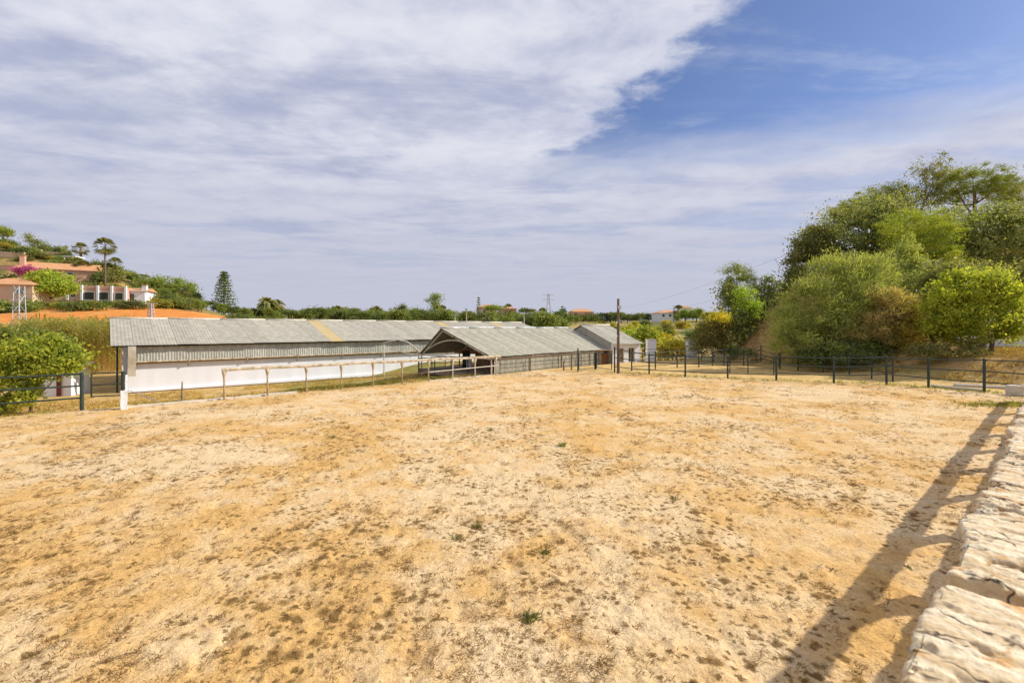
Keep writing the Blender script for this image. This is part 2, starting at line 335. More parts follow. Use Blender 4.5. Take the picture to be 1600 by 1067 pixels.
# ------------------------------------------------------------------ ground, one sheet to the horizon
def make_ground():
    ang = np.concatenate([np.linspace(-180, -62, 60)[:-1], np.linspace(-62, 62, 420), np.linspace(62, 180, 60)[1:-1]])
    rad = np.concatenate([[0.3], np.geomspace(1.0, 60, 190), np.geomspace(60, 260, 130)[1:], np.geomspace(260, 7000, 50)[1:]])
    A, Rr = np.meshgrid(np.radians(ang), rad); X = np.sin(A) * Rr; Y = np.cos(A) * Rr
    Z = hgt(X.ravel(), Y.ravel()).reshape(X.shape)
    na, nr = len(ang), len(rad)
    V = np.stack([X.ravel(), Y.ravel(), Z.ravel()], 1)
    i = np.arange(na); j = np.arange(nr - 1); I, J = np.meshgrid(i, j); I2 = (I + 1) % na
    Fq = np.stack([J * na + I, J * na + I2, (J + 1) * na + I2, (J + 1) * na + I], -1).reshape(-1, 4)[:, ::-1]
    me = gridmesh('ground', V, Fq)
    x, y, z = V.T; k = x / np.maximum(y, 5); n1 = fbm(x * .09, y * .09, oct=4, seed=3); n2 = fbm(x * .5, y * .5, oct=3, seed=8)
    s = D1.x * x + D1.y * y; t = N1.x * x + N1.y * y
    def mixc(c, col, f): f = np.clip(f, 0, 1)[:, None]; return c * (1 - f) + np.array(col) * f
    c = np.tile(np.array([.50, .34, .14]), (len(x), 1)) * (.8 + .4 * n2)[:, None]
    c = mixc(c, (.20, .21, .05), sstep(n1 + n2 * .5, .74, .95) * .8 * sstep(y, 0, 10))
    far = sstep(y, 55, 80)
    c = mixc(c, (.34, .27, .10), far * .8); c = mixc(c, (.13, .15, .045), far * sstep(n1, .42, .6))
    soil = sstep(-k, .53, .60) * sstep(y, 46, 56) * (1 - sstep(y + 22 * (n1 - .5) + 26 * np.clip(-k - .85, 0, 1), 92, 102))
    c = mixc(c, (.62, .235, .055), soil); c = mixc(c, (.58, .34, .13), soil * sstep(n2 + n1, .98, 1.25) * .8)
    hillL = sstep(-k, .6, .72) * sstep(y, 94, 108) * (1 - soil)
    c = mixc(c, (.40, .26, .11), hillL * .75); c = mixc(c, (.15, .15, .045), hillL * sstep(n2, .45, .6))
    bk = bank(x, y); c = mixc(c, (.42, .27, .115), sstep(bk, .1, .9)); c = mixc(c, (.26, .20, .07), sstep(bk, .5, 2) * sstep(n2, .48, .62) * .8)
    c = mixc(c, (.62, .44, .20), sstep(sd_arena(x, y), -2.5, -.3) * .6)
    pad = sstep(s, 22, 26) * (1 - sstep(y, 40, 46)) * (1 - sstep(bk, .05, .4)); c = mixc(c, (.58, .40, .17), pad * .8)
    a = me.color_attributes.new('Col', 'FLOAT_COLOR', 'POINT'); a.data.foreach_set('color', np.concatenate([c, np.ones((len(x), 1))], 1).astype(np.float32).ravel())
    m, tt, b = newmat('ground_soil'); co = tt.new('ShaderNodeTexCoord').outputs['Object']
    at_ = tt.new('ShaderNodeVertexColor', layer_name='Col').outputs[0]
    f = tt.math('ADD', tt.math('MULTIPLY', tt.noise(co, 1.3, 6, .65), .6), tt.math('MULTIPLY', tt.noise(co, 9, 4, .6), .4))
    tt.l.new(tt.mix(1.0, at_, tt.mix(tt.rng(f, .3, .7), (.62, .60, .55), (1.30, 1.28, 1.22)), 'MULTIPLY'), b.inputs['Base Color'])
    b.inputs['Roughness'].default_value = .95; b.inputs['Specular IOR Level'].default_value = .1
    bump(tt, b, f, .6, .08)
    tag(link('ground', me, m), kind='structure')
make_ground()

def make_arena():
    ang = np.radians(np.linspace(-78, 72, 470)); rad = np.geomspace(1.6, 45, 350)
    A, Rr = np.meshgrid(ang, rad); X = (np.sin(A) * Rr).ravel(); Y = (np.cos(A) * Rr).ravel()
    sd = sd_arena(X, Y)
    edge = -sd + (fbm(X * .8, Y * .8, oct=3, seed=44) - .5) * 1.2
    Z = (fbm(X * .35, Y * .35, oct=3, seed=21) - .5) * .08
    hoof = np.clip(fbm(X * 3.6, Y * 3.6, oct=3, seed=31) - .56, 0, 1) * .13
    lump = np.clip(fbm(X * 7 + 3, Y * 7, oct=3, seed=37) - .55, 0, 1) * .09
    Z = Z + (lump - hoof) + (fbm(X * 14, Y * 14, oct=2, seed=55) - .5) * .010
    Z = Z - .3 * sstep(edge, -.1, .9)
    na, nr = len(ang), len(rad)
    I, J = np.meshgrid(np.arange(na - 1), np.arange(nr - 1))
    Fq = np.stack([J * na + I, (J + 1) * na + I, (J + 1) * na + I + 1, J * na + I + 1], -1).reshape(-1, 4)[:, ::-1]
    Fq = Fq[(sd[Fq] > -1.0).all(1)]
    used = np.unique(Fq); remap = np.zeros(len(X), np.int32); remap[used] = np.arange(len(used))
    me = gridmesh('arena_sand', np.stack([X, Y, Z], 1)[used], remap[Fq])
    if me.polygons[0].normal.z < 0: me.flip_normals()
    m, t, b = newmat('sand'); co = t.new('ShaderNodeTexCoord').outputs['Object']
    broad = t.noise(t.mapping(co, (1, 1, 1), (0, 0, .6)), .22, 4, .55, .3)
    mid = t.noise(co, 1.3, 5, .6, .2); clump = t.noise(co, 4.2, 5, .62, .3); grain = t.noise(co, 60, 3, .7); gr2 = t.noise(co, 17, 4, .7)
    pale, tan, brown, dark = (.725, .55, .335), (.65, .405, .155), (.34, .185, .060), (.13, .075, .028)
    c = t.mix(t.rng(t.math('ADD', t.math('MULTIPLY', broad, .6), t.math('MULTIPLY', mid, .4)), .415, .60), pale, tan)
    bm = t.rng(t.math('ADD', t.math('ADD', t.math('MULTIPLY', clump, .55), t.math('MULTIPLY', mid, .25)), t.math('MULTIPLY', gr2, .25)), .56, .66)
    c = t.mix(t.math('MULTIPLY', bm, .55), c, brown)
    # remains of dead tufts: ragged spots of different sizes, thick in some places and missing in others
    wn = t.new('ShaderNodeTexNoise'); wn.inputs['Scale'].default_value = 20; wn.inputs['Detail'].default_value = 7; wn.inputs['Roughness'].default_value = .8; t.l.new(co, wn.inputs['Vector'])
    ws = t.new('ShaderNodeVectorMath', operation='SCALE'); t.l.new(wn.outputs['Color'], ws.inputs[0]); ws.inputs['Scale'].default_value = .19
    wa = t.new('ShaderNodeVectorMath', operation='ADD'); t.l.new(co, wa.inputs[0]); t.l.new(ws.outputs[0], wa.inputs[1])
    flatv = t.mapping(wa.outputs[0], (1, 1, 0)); dens_ = t.rng(t.noise(t.mapping(co, (1, 1, 0)), .55, 4, .6), .36, .62); spots = None
    for sc_, rmin, rmax in ((4.2, -.36, .34), (8.0, -.27, .46), (16, -.24, .50)):
        v = t.new('ShaderNodeTexVoronoi', feature='F1'); v.inputs['Scale'].default_value = sc_; t.l.new(flatv, v.inputs['Vector'])
        sr = t.new('ShaderNodeSeparateColor'); t.l.new(v.outputs['Color'], sr.inputs[0])
        rad = t.math('MULTIPLY', t.rng(sr.outputs[0], 0, 1, rmin, rmax, False), t.math('ADD', .45, t.math('MULTIPLY', dens_, .9)))
        m_ = t.rng(t.math('SUBTRACT', rad, v.outputs['Distance']), -.04, .26); spots = m_ if spots is None else t.math('MAXIMUM', spots, m_)
    sg = t.math('MULTIPLY', spots, t.rng(t.math('ADD', t.math('MULTIPLY', gr2, .5), t.math('MULTIPLY', grain, .5)), .33, .58, .35, 1))
    c = t.mix(t.math('MULTIPLY', t.rng(sg, 0, .5), .72), c, (.43, .245, .075)); c = t.mix(t.math('MULTIPLY', t.rng(sg, .48, .95), .8), c, dark)
    c = t.mix(1.0, c, t.mix(t.rng(t.math('ADD', t.math('MULTIPLY', grain, .5), t.math('MULTIPLY', gr2, .5)), .3, .7), (.66, .63, .58), (1.20, 1.20, 1.18)), 'MULTIPLY')
    t.l.new(c, b.inputs['Base Color']); b.inputs['Roughness'].default_value = .95; b.inputs['Specular IOR Level'].default_value = .08
    bump(t, b, t.math('ADD', t.math('ADD', t.math('ADD', t.math('MULTIPLY', grain, .35), gr2), clump), t.math('MULTIPLY', sg, .8)), .8, .03)
    tag(link('arena_sand', me, m), kind='structure')
    return
make_arena()
def arena_z(x, y): return float((fbm(np.array([x * .35]), np.array([y * .35]), oct=3, seed=21)[0] - .5) * .08)

# ------------------------------------------------------------------ foliage helpers
def unit(a): return a / np.maximum(np.linalg.norm(a, axis=-1, keepdims=True), 1e-9)
def leafquads(rng, P, size, aspect=.5, out=None, along=None, spread=1.0):
    n = len(P); r = rng.normal(size=(n, 3))
    nrm = unit(r * spread + (out * .9 if out is not None else 0))
    tan = rng.normal(size=(n, 3)) if along is None else along + rng.normal(size=(n, 3)) * .35
    tan = unit(tan - nrm * (tan * nrm).sum(1, keepdims=True)); bt = np.cross(nrm, tan)
    a = (size * .5 * rng.uniform(.6, 1.4, n))[:, None]; b = a * aspect
    return np.stack([P - tan * a, P + bt * b - tan * a * .1, P + tan * a, P - bt * b - tan * a * .1], 1)
def crown(rng, lobes, nclump, nleaf, clump_r, size, aspect=.5, shell=(.6, 1.0), flat=.75, along_out=False, low=-.55):
    C = np.array([l[0] for l in lobes], float); Rr = np.array([l[1] if np.ndim(l[1]) else (l[1],) * 3 for l in lobes], float)
    wgt = (Rr[:, 0] * Rr[:, 2]) ** 1.0; wgt /= wgt.sum()
    li = rng.choice(len(lobes), nclump, p=wgt); d = unit(rng.normal(size=(nclump, 3)))
    bad = d[:, 2] < low; d[bad, 2] *= -1
    cc = C[li] + d * Rr[li] * rng.uniform(*shell, (nclump, 1))
    cs = rng.uniform(.4, 1.55, nclump)
    ci = rng.integers(0, nclump, nleaf)
    off = rng.normal(size=(nleaf, 3)) * clump_r * cs[ci][:, None] * np.array([1, 1, flat])
    P = cc[ci] + off; out = unit(d[ci] + off / clump_r * .5)
    al = (out + np.array([0, 0, .35])) if along_out else None
    return leafquads(rng, P, size, aspect, out, al)
def trunk_mb(base, pts, r0, r1, limbs=(), n=8):
    mb = MB(); m_ = len(pts); mb.tube(pts, [r0 + (r1 - r0) * i / max(1, m_ - 1) for i in range(m_)], n)
    for (a, b, ra) in limbs:
        a, b = Vector(a), Vector(b); mid = (a + b) / 2 + Vector((0, 0, -.08 * (b - a).length)); mb.tube([a, mid, b], [ra, ra * .7, ra * .3], 6)
    return mb
def build_tree(name, label, cat, base, quads, leaf, stem, bark=None, group=None, rz=0.0, extra=()):
    """quads and stem in local coordinates"""
    t = thing(name, label, cat, base, group, rz)
    if stem is not None: link('trunk', stem.mesh('trunk'), bark or M['bark'], t, smooth=True)
    link('crown', npmesh('crown', quads), leaf, t)
    for nm, q, lm in extra: link(nm, npmesh(nm, q), lm, t)
    return t
def lobe_stem(rng, h, lobes, r0):
    """trunk leaning up to the crown with a limb to each lobe"""
    C = np.mean([l[0] for l in lobes], 0); top = Vector((C[0] * .7, C[1] * .7, C[2]))
    sp = [Vector((0, 0, -.4)), Vector((rng.normal() * .05 * h, rng.normal() * .05 * h, top.z * .35)), Vector((top.x * .6, top.y * .6, top.z * .7)), top]
    return trunk_mb(None, sp, r0, r0 * .4, [(sp[1 + (i % 2)], l[0], r0 * .45) for i, l in enumerate(lobes)])
def px_lobes(base, D, items):
    """lobes from (u, v, half-width px, half-height px, depth offset m): a crown of real depth round the tree's own distance"""
    out = []
    for (u, v, hw, hh, dd) in items:
        c = at(u, v, D + dd) - base; rx = hw / F * D; rz_ = hh / F * D
        out.append(((c.x, c.y, c.z), (rx, max(rx * .8, rz_ * .6), rz_)))
    return out

# ------------------------------------------------------------------ barns
Z = Vector((0, 0, 1))
def corrugated(name, wdt, length, wave=.17, amp=.011, per=4, sag=0.0):
    n = max(2, int(round(wdt / wave))) * per; mb = MB(); rows = 3
    for j in range(rows):
        for i in range(n + 1):
            x = wdt * i / n; mb.v.append(Vector((x, length * j / (rows - 1), amp * math.cos(2 * math.pi * i / per))))
    for j in range(rows - 1):
        for i in range(n):
            a = j * (n + 1) + i; mb.f.append((a, a + 1, a + n + 2, a + n + 1))
    return mb.mesh(name)
def roof_sheets(parent, eave0, ridge0, d, length, step, mats, rng, wave=.17, lift=.0, skip=()):
    up = ridge0 - eave0; L_ = up.length; up = up.normalized(); nrm = d.cross(up).normalized()
    me = [corrugated('roof_sheet', step * 1.04, L_ * k, wave, .0065) for k in (1.0,)]
    n = int(round(length / step)); k = 0
    for i in range(n):
        if i in skip: continue
        m = mats(i, rng)
        mm = me[0] if len(me[0].materials) == 0 or me[0].materials[0] == m else None
        if mm is None:
            key = m.name
            cand = [x for x in me if len(x.materials) and x.materials[0] == m]
            mm = cand[0] if cand else me[0].copy()
            if not cand: mm.materials.clear(); me.append(mm)
        lift_i = .004 * (i % 2) + rng.uniform(0, .005)
        piece('roof_sheet', mm, m, parent, eave0 + d * (i * step) + nrm * lift_i + up * rng.uniform(-.03, .03), d, up, nrm)
def wall_sheets(parent, name, o, d, z0, z1, length, step, mat, rng, wave=.15, amp=.012, n_out=None):
    me = corrugated(name, step * 1.03, z1 - z0, wave, amp); nrm = d.cross(Z)
    for i in range(int(round(length / step))):
        piece(name, me, mat, parent, o + d * (i * step) + nrm * (.006 * (i % 2)) + Z * (z0 - o.z + rng.uniform(-.02, .01)), d, Z, nrm)

rng = random.Random(4)
def long_barn():
    s0, s1 = .9, 37.0
    b = thing('long_barn', 'long low white barn with grey corrugated roof behind the hitching rail', 'barn', st(s0, 34.7, -.9))
    w_ = MB(); w_.obox(st(s0 + .1, 34.7, -1.1), D1 * (s1 - s0 - .3), N1 * .25, Z * 2.35); part('wall', w_, M['barn_wall'], b)
    w_ = MB(); w_.obox(st(s0 + .1, 34.56, -1.1), D1 * (s1 - s0 - .3), N1 * .135, Z * .42); part('plinth', w_, M['barn_wall'], b)
    w_ = MB(); w_.obox(st(s0 + .1, 45.2, -1.1), D1 * (s1 - s0 - .3), N1 * .25, Z * 3.0); part('back_wall', w_, M['white_wall'], b)
    for s in (s0 + .35, s1 - .3):
        g = MB(); pts = [st(s, 34.99, -1.1), st(s, 45.18, -1.1), st(s, 45.18, 1.8), st(s, 39.8, 3.35), st(s, 34.99, 1.85)]
        g.poly(pts); g.poly([p + D1 * .12 for p in reversed(pts)])
        for i in range(5): q = (i + 1) % 5; g.quad(pts[i], pts[i] + D1 * .12, pts[q] + D1 * .12, pts[q])
        part('gable_wall', g, M['sheet_low'], b)
    yel = {12: 1, 24: 1, 31: 1}
    def mats(i, r): return M['sheet_yellow'] if i in yel else M['sheet']
    e0, r0 = st(.25, 34.18, 1.98), st(.25, 39.8, 3.60)
    roof_sheets(b, e0, r0, D1, 36.9, 1.025, mats, rng)
    bk = MB(); bk.obox(st(.25, 39.85, 3.55), D1 * 36.9, (st(0, 46, 1.95) - st(0, 39.85, 3.55)), Z * .03); part('back_roof', bk, M['sheet'], b)
    for i in range(12):
        c = MB(); a = st(.2 + i * 3.08, 39.8, 3.63 + .004 * (i % 2)); c.tube([a, a + D1 * 3.12], .07, 8); part('ridge_cap', c, M['pale_metal'], b, True)
    f = MB(); f.obox(st(.3, 34.30, 1.89), D1 * 36.8, N1 * .06, Z * .08); part('eave_purlin', f, M['dark'], b)
    wall_sheets(b, 'wall_sheet', st(s0 + .25, 34.50, .95), D1, 1.02, 1.97, 35.8, 1.024, M['sheet_wall'], rng)
    f = MB(); f.tube([st(s0 + .2, 34.46, .98), st(s1 - .4, 34.46, .98)], .05, 6); part('bottom_rail', f, M['cream_metal'], b)
    f = MB(); f.obox(st(s0 + .2, 34.54, .88), D1 * 35.6, N1 * .155, Z * .10); part('gap_shade_strip', f, M['brown_wood'], b)  # brown strip standing in for the shaded gap below the panels
    for i in range(11):
        q = MB(); s = 3.9 + i * 3.2; q.tube([st(s, 34.70, .60), st(s, 34.42, .97)], .03, 6); q.tube([st(s, 34.42, .88), st(s, 34.42, 1.10)], .035, 6); part('strut', q, M['cream_metal'], b)
    # curved sheet at the open end
    c = MB(); prev = None; P_ = []
    for i in range(9):
        a = i / 8; P_.append((st(1.0, 34.05 + .38 * math.sin(a * 1.5) ** 2, 1.93 - 1.75 * a), st(1.36, 34.05 + .38 * math.sin(a * 1.5) ** 2, 1.93 - 1.75 * a)))
    for i in range(8): c.quad(P_[i][0], P_[i][1], P_[i + 1][1], P_[i + 1][0]); c.quad(*[p + N1 * .02 for p in (P_[i + 1][0], P_[i + 1][1], P_[i][1], P_[i][0])])
    part('curved_end_sheet', c, M['pale_metal'], b, True)
    for s, t_, m in ((.75, 34.4, 'cream_metal'), (.55, 35.3, 'green_metal')):
        q = MB(); q.tube([st(s, t_, -1), st(s, t_, 1.95)], .05, 8); part('end_post', q, M[m], b)
long_barn()

D2 = Vector((math.cos(R(47.5)), math.sin(R(47.5)), 0)); N2 = Vector((-D2.y, D2.x, 0))
RB = Vector((-1.2, 28.9, 0))
def ab(a, w_, z=0.0): return RB + D2 * a + N2 * w_ + Z * z
# annex frame
AE, AF = Vector((-.45, .893, 0)).normalized(), Vector((.893, .45, 0)).normalized()
FA = Vector((8.5, 38.4, 0))
def open_barn():
    b = thing('open_fronted_barn', 'open-gabled stable barn with grey corrugated roof and pipe truss', 'barn', ab(0, 0, -.15))
    rw, ew = 4.9, 7.5
    def mats(i, r): return M['sheet_old']
    e0, r0 = ab(-.25, -.12, 1.16), ab(-.25, rw, 2.95)
    roof_sheets(b, e0, r0, D2, 14.35, 1.025, mats, rng)
    # last sheets are cut where the roof meets the annex wall
    up = (r0 - e0).normalized()
    for i in (14, 15):
        a0 = -.25 + i * 1.025; o0 = e0 + D2 * (i * 1.025); L_ = (r0 - e0).length
        def cut(off):                     # distance up the slope where the annex plane begins to clear this line
            p = o0 + D2 * off; return max(0, min(L_, ((p - FA).dot(AF) + .06) / max(1e-3, -(up.dot(AF)))))
        lo0, lo1 = cut(0), cut(1.025)
        if lo0 >= L_ * .97: continue
        me = MB(); n = 12
        for k in range(n + 1):
            x = 1.025 * k / n; lo = min(lo0 + (lo1 - lo0) * k / n, L_ - .01)
            me.v += [o0 + D2 * x + up * lo + Z * .02 * math.cos(math.pi * k), o0 + D2 * x + up * L_ + Z * .02 * math.cos(math.pi * k)]
        for k in range(n): me.f.append((2 * k, 2 * k + 2, 2 * k + 3, 2 * k + 1))
        part('roof_sheet', me, M['sheet_old'], b)
    bs = MB(); A_, B_ = ab(-.25, rw + .06, 2.92), ab(-.25, ew, 1.05); bs.obox(A_, D2 * 15.4, B_ - A_, Z * .03); part('back_roof', bs, M['sheet_old'], b)
    for i in range(6):
        c = MB(); a = ab(-.3 + i * 2.6, rw, 2.98 + .008 * (i % 2)); c.tube([a, a + D2 * min(2.65, 15.3 - i * 2.6)], .085, 8); part('ridge_cap', c, M['galv'], b, True)
    f = MB(); f.obox(ab(-.2, -.05, 1.0), D2 * 14.2, N2 * .07, Z * .10); part('eave_beam', f, M['grey_wood'], b)
    wall_sheets(b, 'wall_sheet', ab(.15, .06, -.1), D2, -.15, 1.03, 13.3, 1.023, M['sheet_low'], rng)
    # gable truss of bent pipe
    for k, a in enumerate((-.1, 3.6, 7.4, 11.2)):
        t_ = MB(); t_.tube([ab(a, .05, 1.03), ab(a, rw, 2.78)], .045, 8); t_.tube([ab(a, ew - .1, .95), ab(a, rw, 2.78)], .045, 8); part('truss_rafter', t_, M['pale_metal'], b)
        pts = [ab(a, .25 + (ew - .4) * q / 14, .98 + 1.15 * math.sin(math.pi * q / 14) ** .8) for q in range(15)]
        t_ = MB(); t_.tube(pts, .045, 8); part('truss_arch', t_, M['pale_metal'], b, True)
        t_ = MB(); t_.tube([ab(a, .05, 1.02), ab(a, ew - .1, .98)], .04, 8); part('tie_bar', t_, M['pale_metal'], b)
        for ww in (.05, ew - .1):
            p = MB(); p.tube([ab(a, ww, -.4), ab(a, ww, 1.05)], .05, 8); part('post', p, M['pale_metal'] if k == 0 else M['grey_wood'], b)
    for i in range(3):
        q = MB(); q.tube([ab(-.25, 1.0 + i * 1.3, 1.38 + i * .47), ab(14, 1.0 + i * 1.3, 1.38 + i * .47)], .035, 6); part('purlin', q, M['brown_wood'], b)
    fl = MB(); fl.obox(ab(-.2, .05, -.35), D2 * 14, N2 * 7.5, Z * .30); part('floor', fl, M['floor'], b)
    # inside: stall fronts of upright boards and a dark doorway
    for i in range(9):
        q = MB(); q.obox(ab(2.6, .5 + i * .42, -.05), N2 * .40, D2 * .05, Z * 1.02); part('stall_board', q, M['red_brick'] if i < 4 else M['brown_wood'], b)
    q = MB(); q.obox(ab(2.72, .4, -.05), N2 * 4.2, D2 * .06, Z * 1.2); part('stall_partition', q, M['brown_wood'], b)
    q = MB(); q.obox(ab(2.2, 4.45, -.05), N2 * .55, D2 * .05, Z * .95); part('stall_panel', q, M['galv'], b)
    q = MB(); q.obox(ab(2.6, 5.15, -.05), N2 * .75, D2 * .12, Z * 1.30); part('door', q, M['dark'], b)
    q = MB(); q.obox(ab(2.66, 4.4, 1.02), N2 * 2.5, D2 * .1, Z * .30); part('inner_wall', q, M['brown_wood'], b)
    q = MB(); q.obox(ab(13.2, .2, -.2), N2 * 7, D2 * .1, Z * 1.3); part('end_wall', q, M['brown_wood'], b)
    for i in range(7):
        q = MB(); zt = .95 + i * .2 + .22; w0 = (zt - 1.16) / 1.79 * 4.9 + .25; w1 = 7.5 - (zt - 1.05) / 1.87 * 2.55 - .2
        q.obox(ab(5.0 + .02 * (i % 2), max(w0, .3), .95 + i * .2), N2 * (w1 - max(w0, .3)), D2 * .03, Z * .19); part('inner_gable_board', q, M['brown_wood'], b)
open_barn()

def annex():
    b = thing('annex', 'white annex with two tall windows beside the wooden pole', 'building', FA + Z * -.35)
    def fa(a, w_, z=0.0): return FA + AF * a + AE * w_ + Z * z
    hw, zr, ze, wd = 4.5, 3.22, 1.70, 3.05
    holes = [(.72, 1.22), (1.72, 2.42)]; z0, zw0, zw1 = -.6, .02, 1.27
    xs = [0]; w_ = MB()
    for (p, q) in holes: xs += [p, q]
    xs.append(wd)
    for i in range(0, len(xs), 2): w_.obox(fa(xs[i], 0, z0), AF * (xs[i + 1] - xs[i]), AE * .22, Z * (ze - .03 - z0))
    for (p, q) in holes: w_.obox(fa(p, 0.003, z0), AF * (q - p), AE * .21, Z * (zw0 - z0)); w_.obox(fa(p, .003, zw1), AF * (q - p), AE * .21, Z * (ze - .03 - zw1))
    part('front_wall', w_, M['white_wall'], b)
    for a in (.02, wd - .14):
        g = MB(); pts = [fa(a, .24, z0), fa(a, 2 * hw, z0), fa(a, 2 * hw, ze - .05), fa(a, hw, zr - .08), fa(a, .24, ze)]
        g.poly(pts); g.poly([p + AF * .12 for p in reversed(pts)])
        for i in range(5): q = (i + 1) % 5; g.quad(pts[i], pts[i] + AF * .12, pts[q] + AF * .12, pts[q])
        part('gable_wall', g, M['sheet'] if a < 1 else M['white_wall'], b)  # left gable takes the roof grey: its shade is put into the colour
    for (p, q) in holes:
        fr = MB(); e = .07
        fr.obox(fa(p, .08, zw0), AF * e, AE * .08, Z * (zw1 - zw0)); fr.obox(fa(q - e, .08, zw0), AF * e, AE * .08, Z * (zw1 - zw0))
        fr.obox(fa(p + e, .083, zw0), AF * (q - p - 2 * e), AE * .07, Z * e); fr.obox(fa(p + e, .083, zw1 - e), AF * (q - p - 2 * e), AE * .07, Z * e)
        mid = (p + q) / 2; fr.obox(fa(mid - .03, .081, zw0 + e), AF * .06, AE * .07, Z * (zw1 - zw0 - 2 * e))
        wi = part('window', fr, M['cream_metal'], b)
        for (x0, x1) in ((p + e, mid - .03), (mid + .03, q - e)):
            g = MB(); g.obox(fa(x0, .12, zw0 + e), AF * (x1 - x0), AE * .01, Z * (zw1 - zw0 - 2 * e)); part('pane', g, M['glass'], wi)
        g = MB(); g.obox(fa(p - .06, -.07, zw0 - .06), AF * (q - p + .12), AE * .16, Z * .055); part('sill', g, M['cream_metal'], wi)
    roof_sheets(b, fa(-.12, -.28, ze - .09), fa(-.12, hw, zr), AF, 3.3, 1.1, lambda i, r: M['sheet'], rng)
    bs = MB(); bs.obox(fa(-.12, hw + .05, zr - .03), AF * 3.3, fa(0, 2 * hw + .3, ze - .15) - fa(0, hw, zr - .03), Z * .03); part('back_roof', bs, M['sheet'], b)
    c = MB(); c.tube([fa(-.15, hw, zr + .03), fa(3.25, hw, zr + .03)], .09, 8); part('ridge_cap', c, M['pale_metal'], b, True)
annex()
# lean-to strip at the end of the open barn, in front of the annex
q = MB(); lt = thing('lean_to', 'small tan lean-to roof between the open barn and the annex', 'lean-to', gnd(938, 577, -.1))
a_, b_ = at(912, 548, 37.2), at(957, 547, 38.2)
q.obox(a_, b_ - a_, AE * 1.2, Z * .05); part('roof', q, M['cream_metal'], lt)
for k in (0.02, .55, .97):
    p = a_.lerp(b_, k); q = MB(); q.tube([Vector((p.x, p.y + .05, -.5)), p + Vector((0, .05, 0))], .04, 6); part('post', q, M['grey_wood'], lt)
q = MB(); q.obox(at(940, 552, 38.6) * 1.0, AF * .8, AE * .05, Z * -1.6); part('back_panel', q, M['brown_wood'], lt)

# ------------------------------------------------------------------ hitching rail along the kerb
def hitching_rail():
    b = thing('hitching_rail', 'rusty cream pipe hitching rail on posts along the sand edge', 'railing', st(3.7, 22.05, 0))
    # a bent gutter-like top beam
    q = MB(); prof = [(-.09, -.05), (-.10, .03), (-.04, .075), (.04, .075), (.10, .03), (.09, -.05)]; nseg = 10
    for i in range(nseg + 1):
        s = 3.62 + (18.75 - 3.62) * i / nseg; zz = 1.24 - .07 * i / nseg + .015 * math.sin(i * 2.1)
        q.v += [st(s, 22.05 + x, zz + y) for x, y in prof]
    for i in range(nseg):
        for j in range(6): a = i * 6 + j; c = i * 6 + (j + 1) % 6; q.f.append((a, a + 6, c + 6, c))
    q.f += [tuple(range(6)), tuple(reversed(range(nseg * 6, nseg * 6 + 6)))]
    part('beam', q, M['cream_metal'], b)
    for i in range(10):
        s = 3.7 + 1.63 * i; q = MB(); zt = 1.20 - .07 * i / 10
        q.tube([st(s, 22.05, -.7), st(s, 22.05, zt - .30), st(s, 22.05, zt - .27), st(s, 22.05, zt)], [.035, .038, .045, .10], 8); part('post', q, M['pale_metal'] if i > 6 else M['cream_metal'], b, True)
    q = MB(); q.tube([st(.55, 22.05, .58), st(3.7, 22.05, .56), st(9, 22.04, .52), st(13.4, 22.05, .5)], .022, 6); part('lower_rail', q, M['pole_wood'], b)
    q = MB(); q.tube([st(13.5, 22.0, .52), st(18.6, 22.0, .62)], .03, 6); part('lower_rail', q, M['pale_metal'], b)
hitching_rail()
def rough_strip(name, p0, p1, wdt, z0, z1, mat, n=24, seed=1):
    d = (p1 - p0); L_ = d.length; d.normalize(); nn = Vector((-d.y, d.x, 0)); r = random.Random(seed); mb = MB()
    for i in range(n + 1):
        c = p0 + d * (L_ * i / n); a = wdt / 2 * r.uniform(.85, 1.1); zt = z1 + r.uniform(-.015, .015)
        mb.v += [c - nn * a + Z * z0, c - nn * a * .9 + Z * zt, c + nn * a * .9 + Z * zt, c + nn * a + Z * z0]
    for i in range(n):
        for j in range(3): a = i * 4 + j; mb.f.append((a, a + 4, a + 5, a + 1))
    mb.f += [(0, 1, 2, 3), (n * 4 + 3, n * 4 + 2, n * 4 + 1, n * 4)]
    return tag(link(name, mb.mesh(name), mat), kind='structure')
rough_strip('kerb', st(.6, 22.25), st(6.6, 22.25), .24, -.7, .075, M['concrete'], 24, 2)
rough_strip('kerb', st(13.6, 22.2), st(18.7, 22.2), .14, -.7, .05, M['concrete'], 24, 3)

# ------------------------------------------------------------------ steel rail fences
def steel_fence(label, posts, hs, rails, pr=.048, rr=.03, mat='green_metal', group=None, zoff=None, name='pipe_fence', box=False, rise=0.0):
    """posts: list of Vector on the ground; rails: fractions of the post height"""
    b = thing(name, label, 'fence', posts[0], group)
    hs = hs if isinstance(hs, (list, tuple)) else [hs] * len(posts)
    for p, h in zip(posts, hs):
        q = MB()
        if box: q.cbox(p - Z * .3, pr * 2, pr * 2, h + .3, Vector((.8, .6, 0)))
        else: q.tube([p - Z * .3, p + Z * (h - .01), p + Z * h], [pr, pr, pr * .8], 10)
        part('post', q, M[mat], b)
    for i in range(len(posts) - 1):
        for f in rails:
            q = MB(); a = posts[i] + Z * (hs[i] * f); c = posts[i + 1] + Z * (hs[i + 1] * f); mid = (a + c) / 2 - Z * rng.uniform(0, .025)
            q.tube([a, mid, c], rr, 8); part('rail', q, M[mat], b)
    return b
def G(u, v, z=0.0): return gnd(u, v, z)
fl_ = [Vector((-21.6, 11.9, -.02)), Vector((-18.9, 14.0, -.02)), Vector((-15.55, 16.45, -.02))]
steel_fence('dark green three-rail pipe fence in front of the leafy bush', fl_, 1.40, (.965, .66, .35), .06, .03)
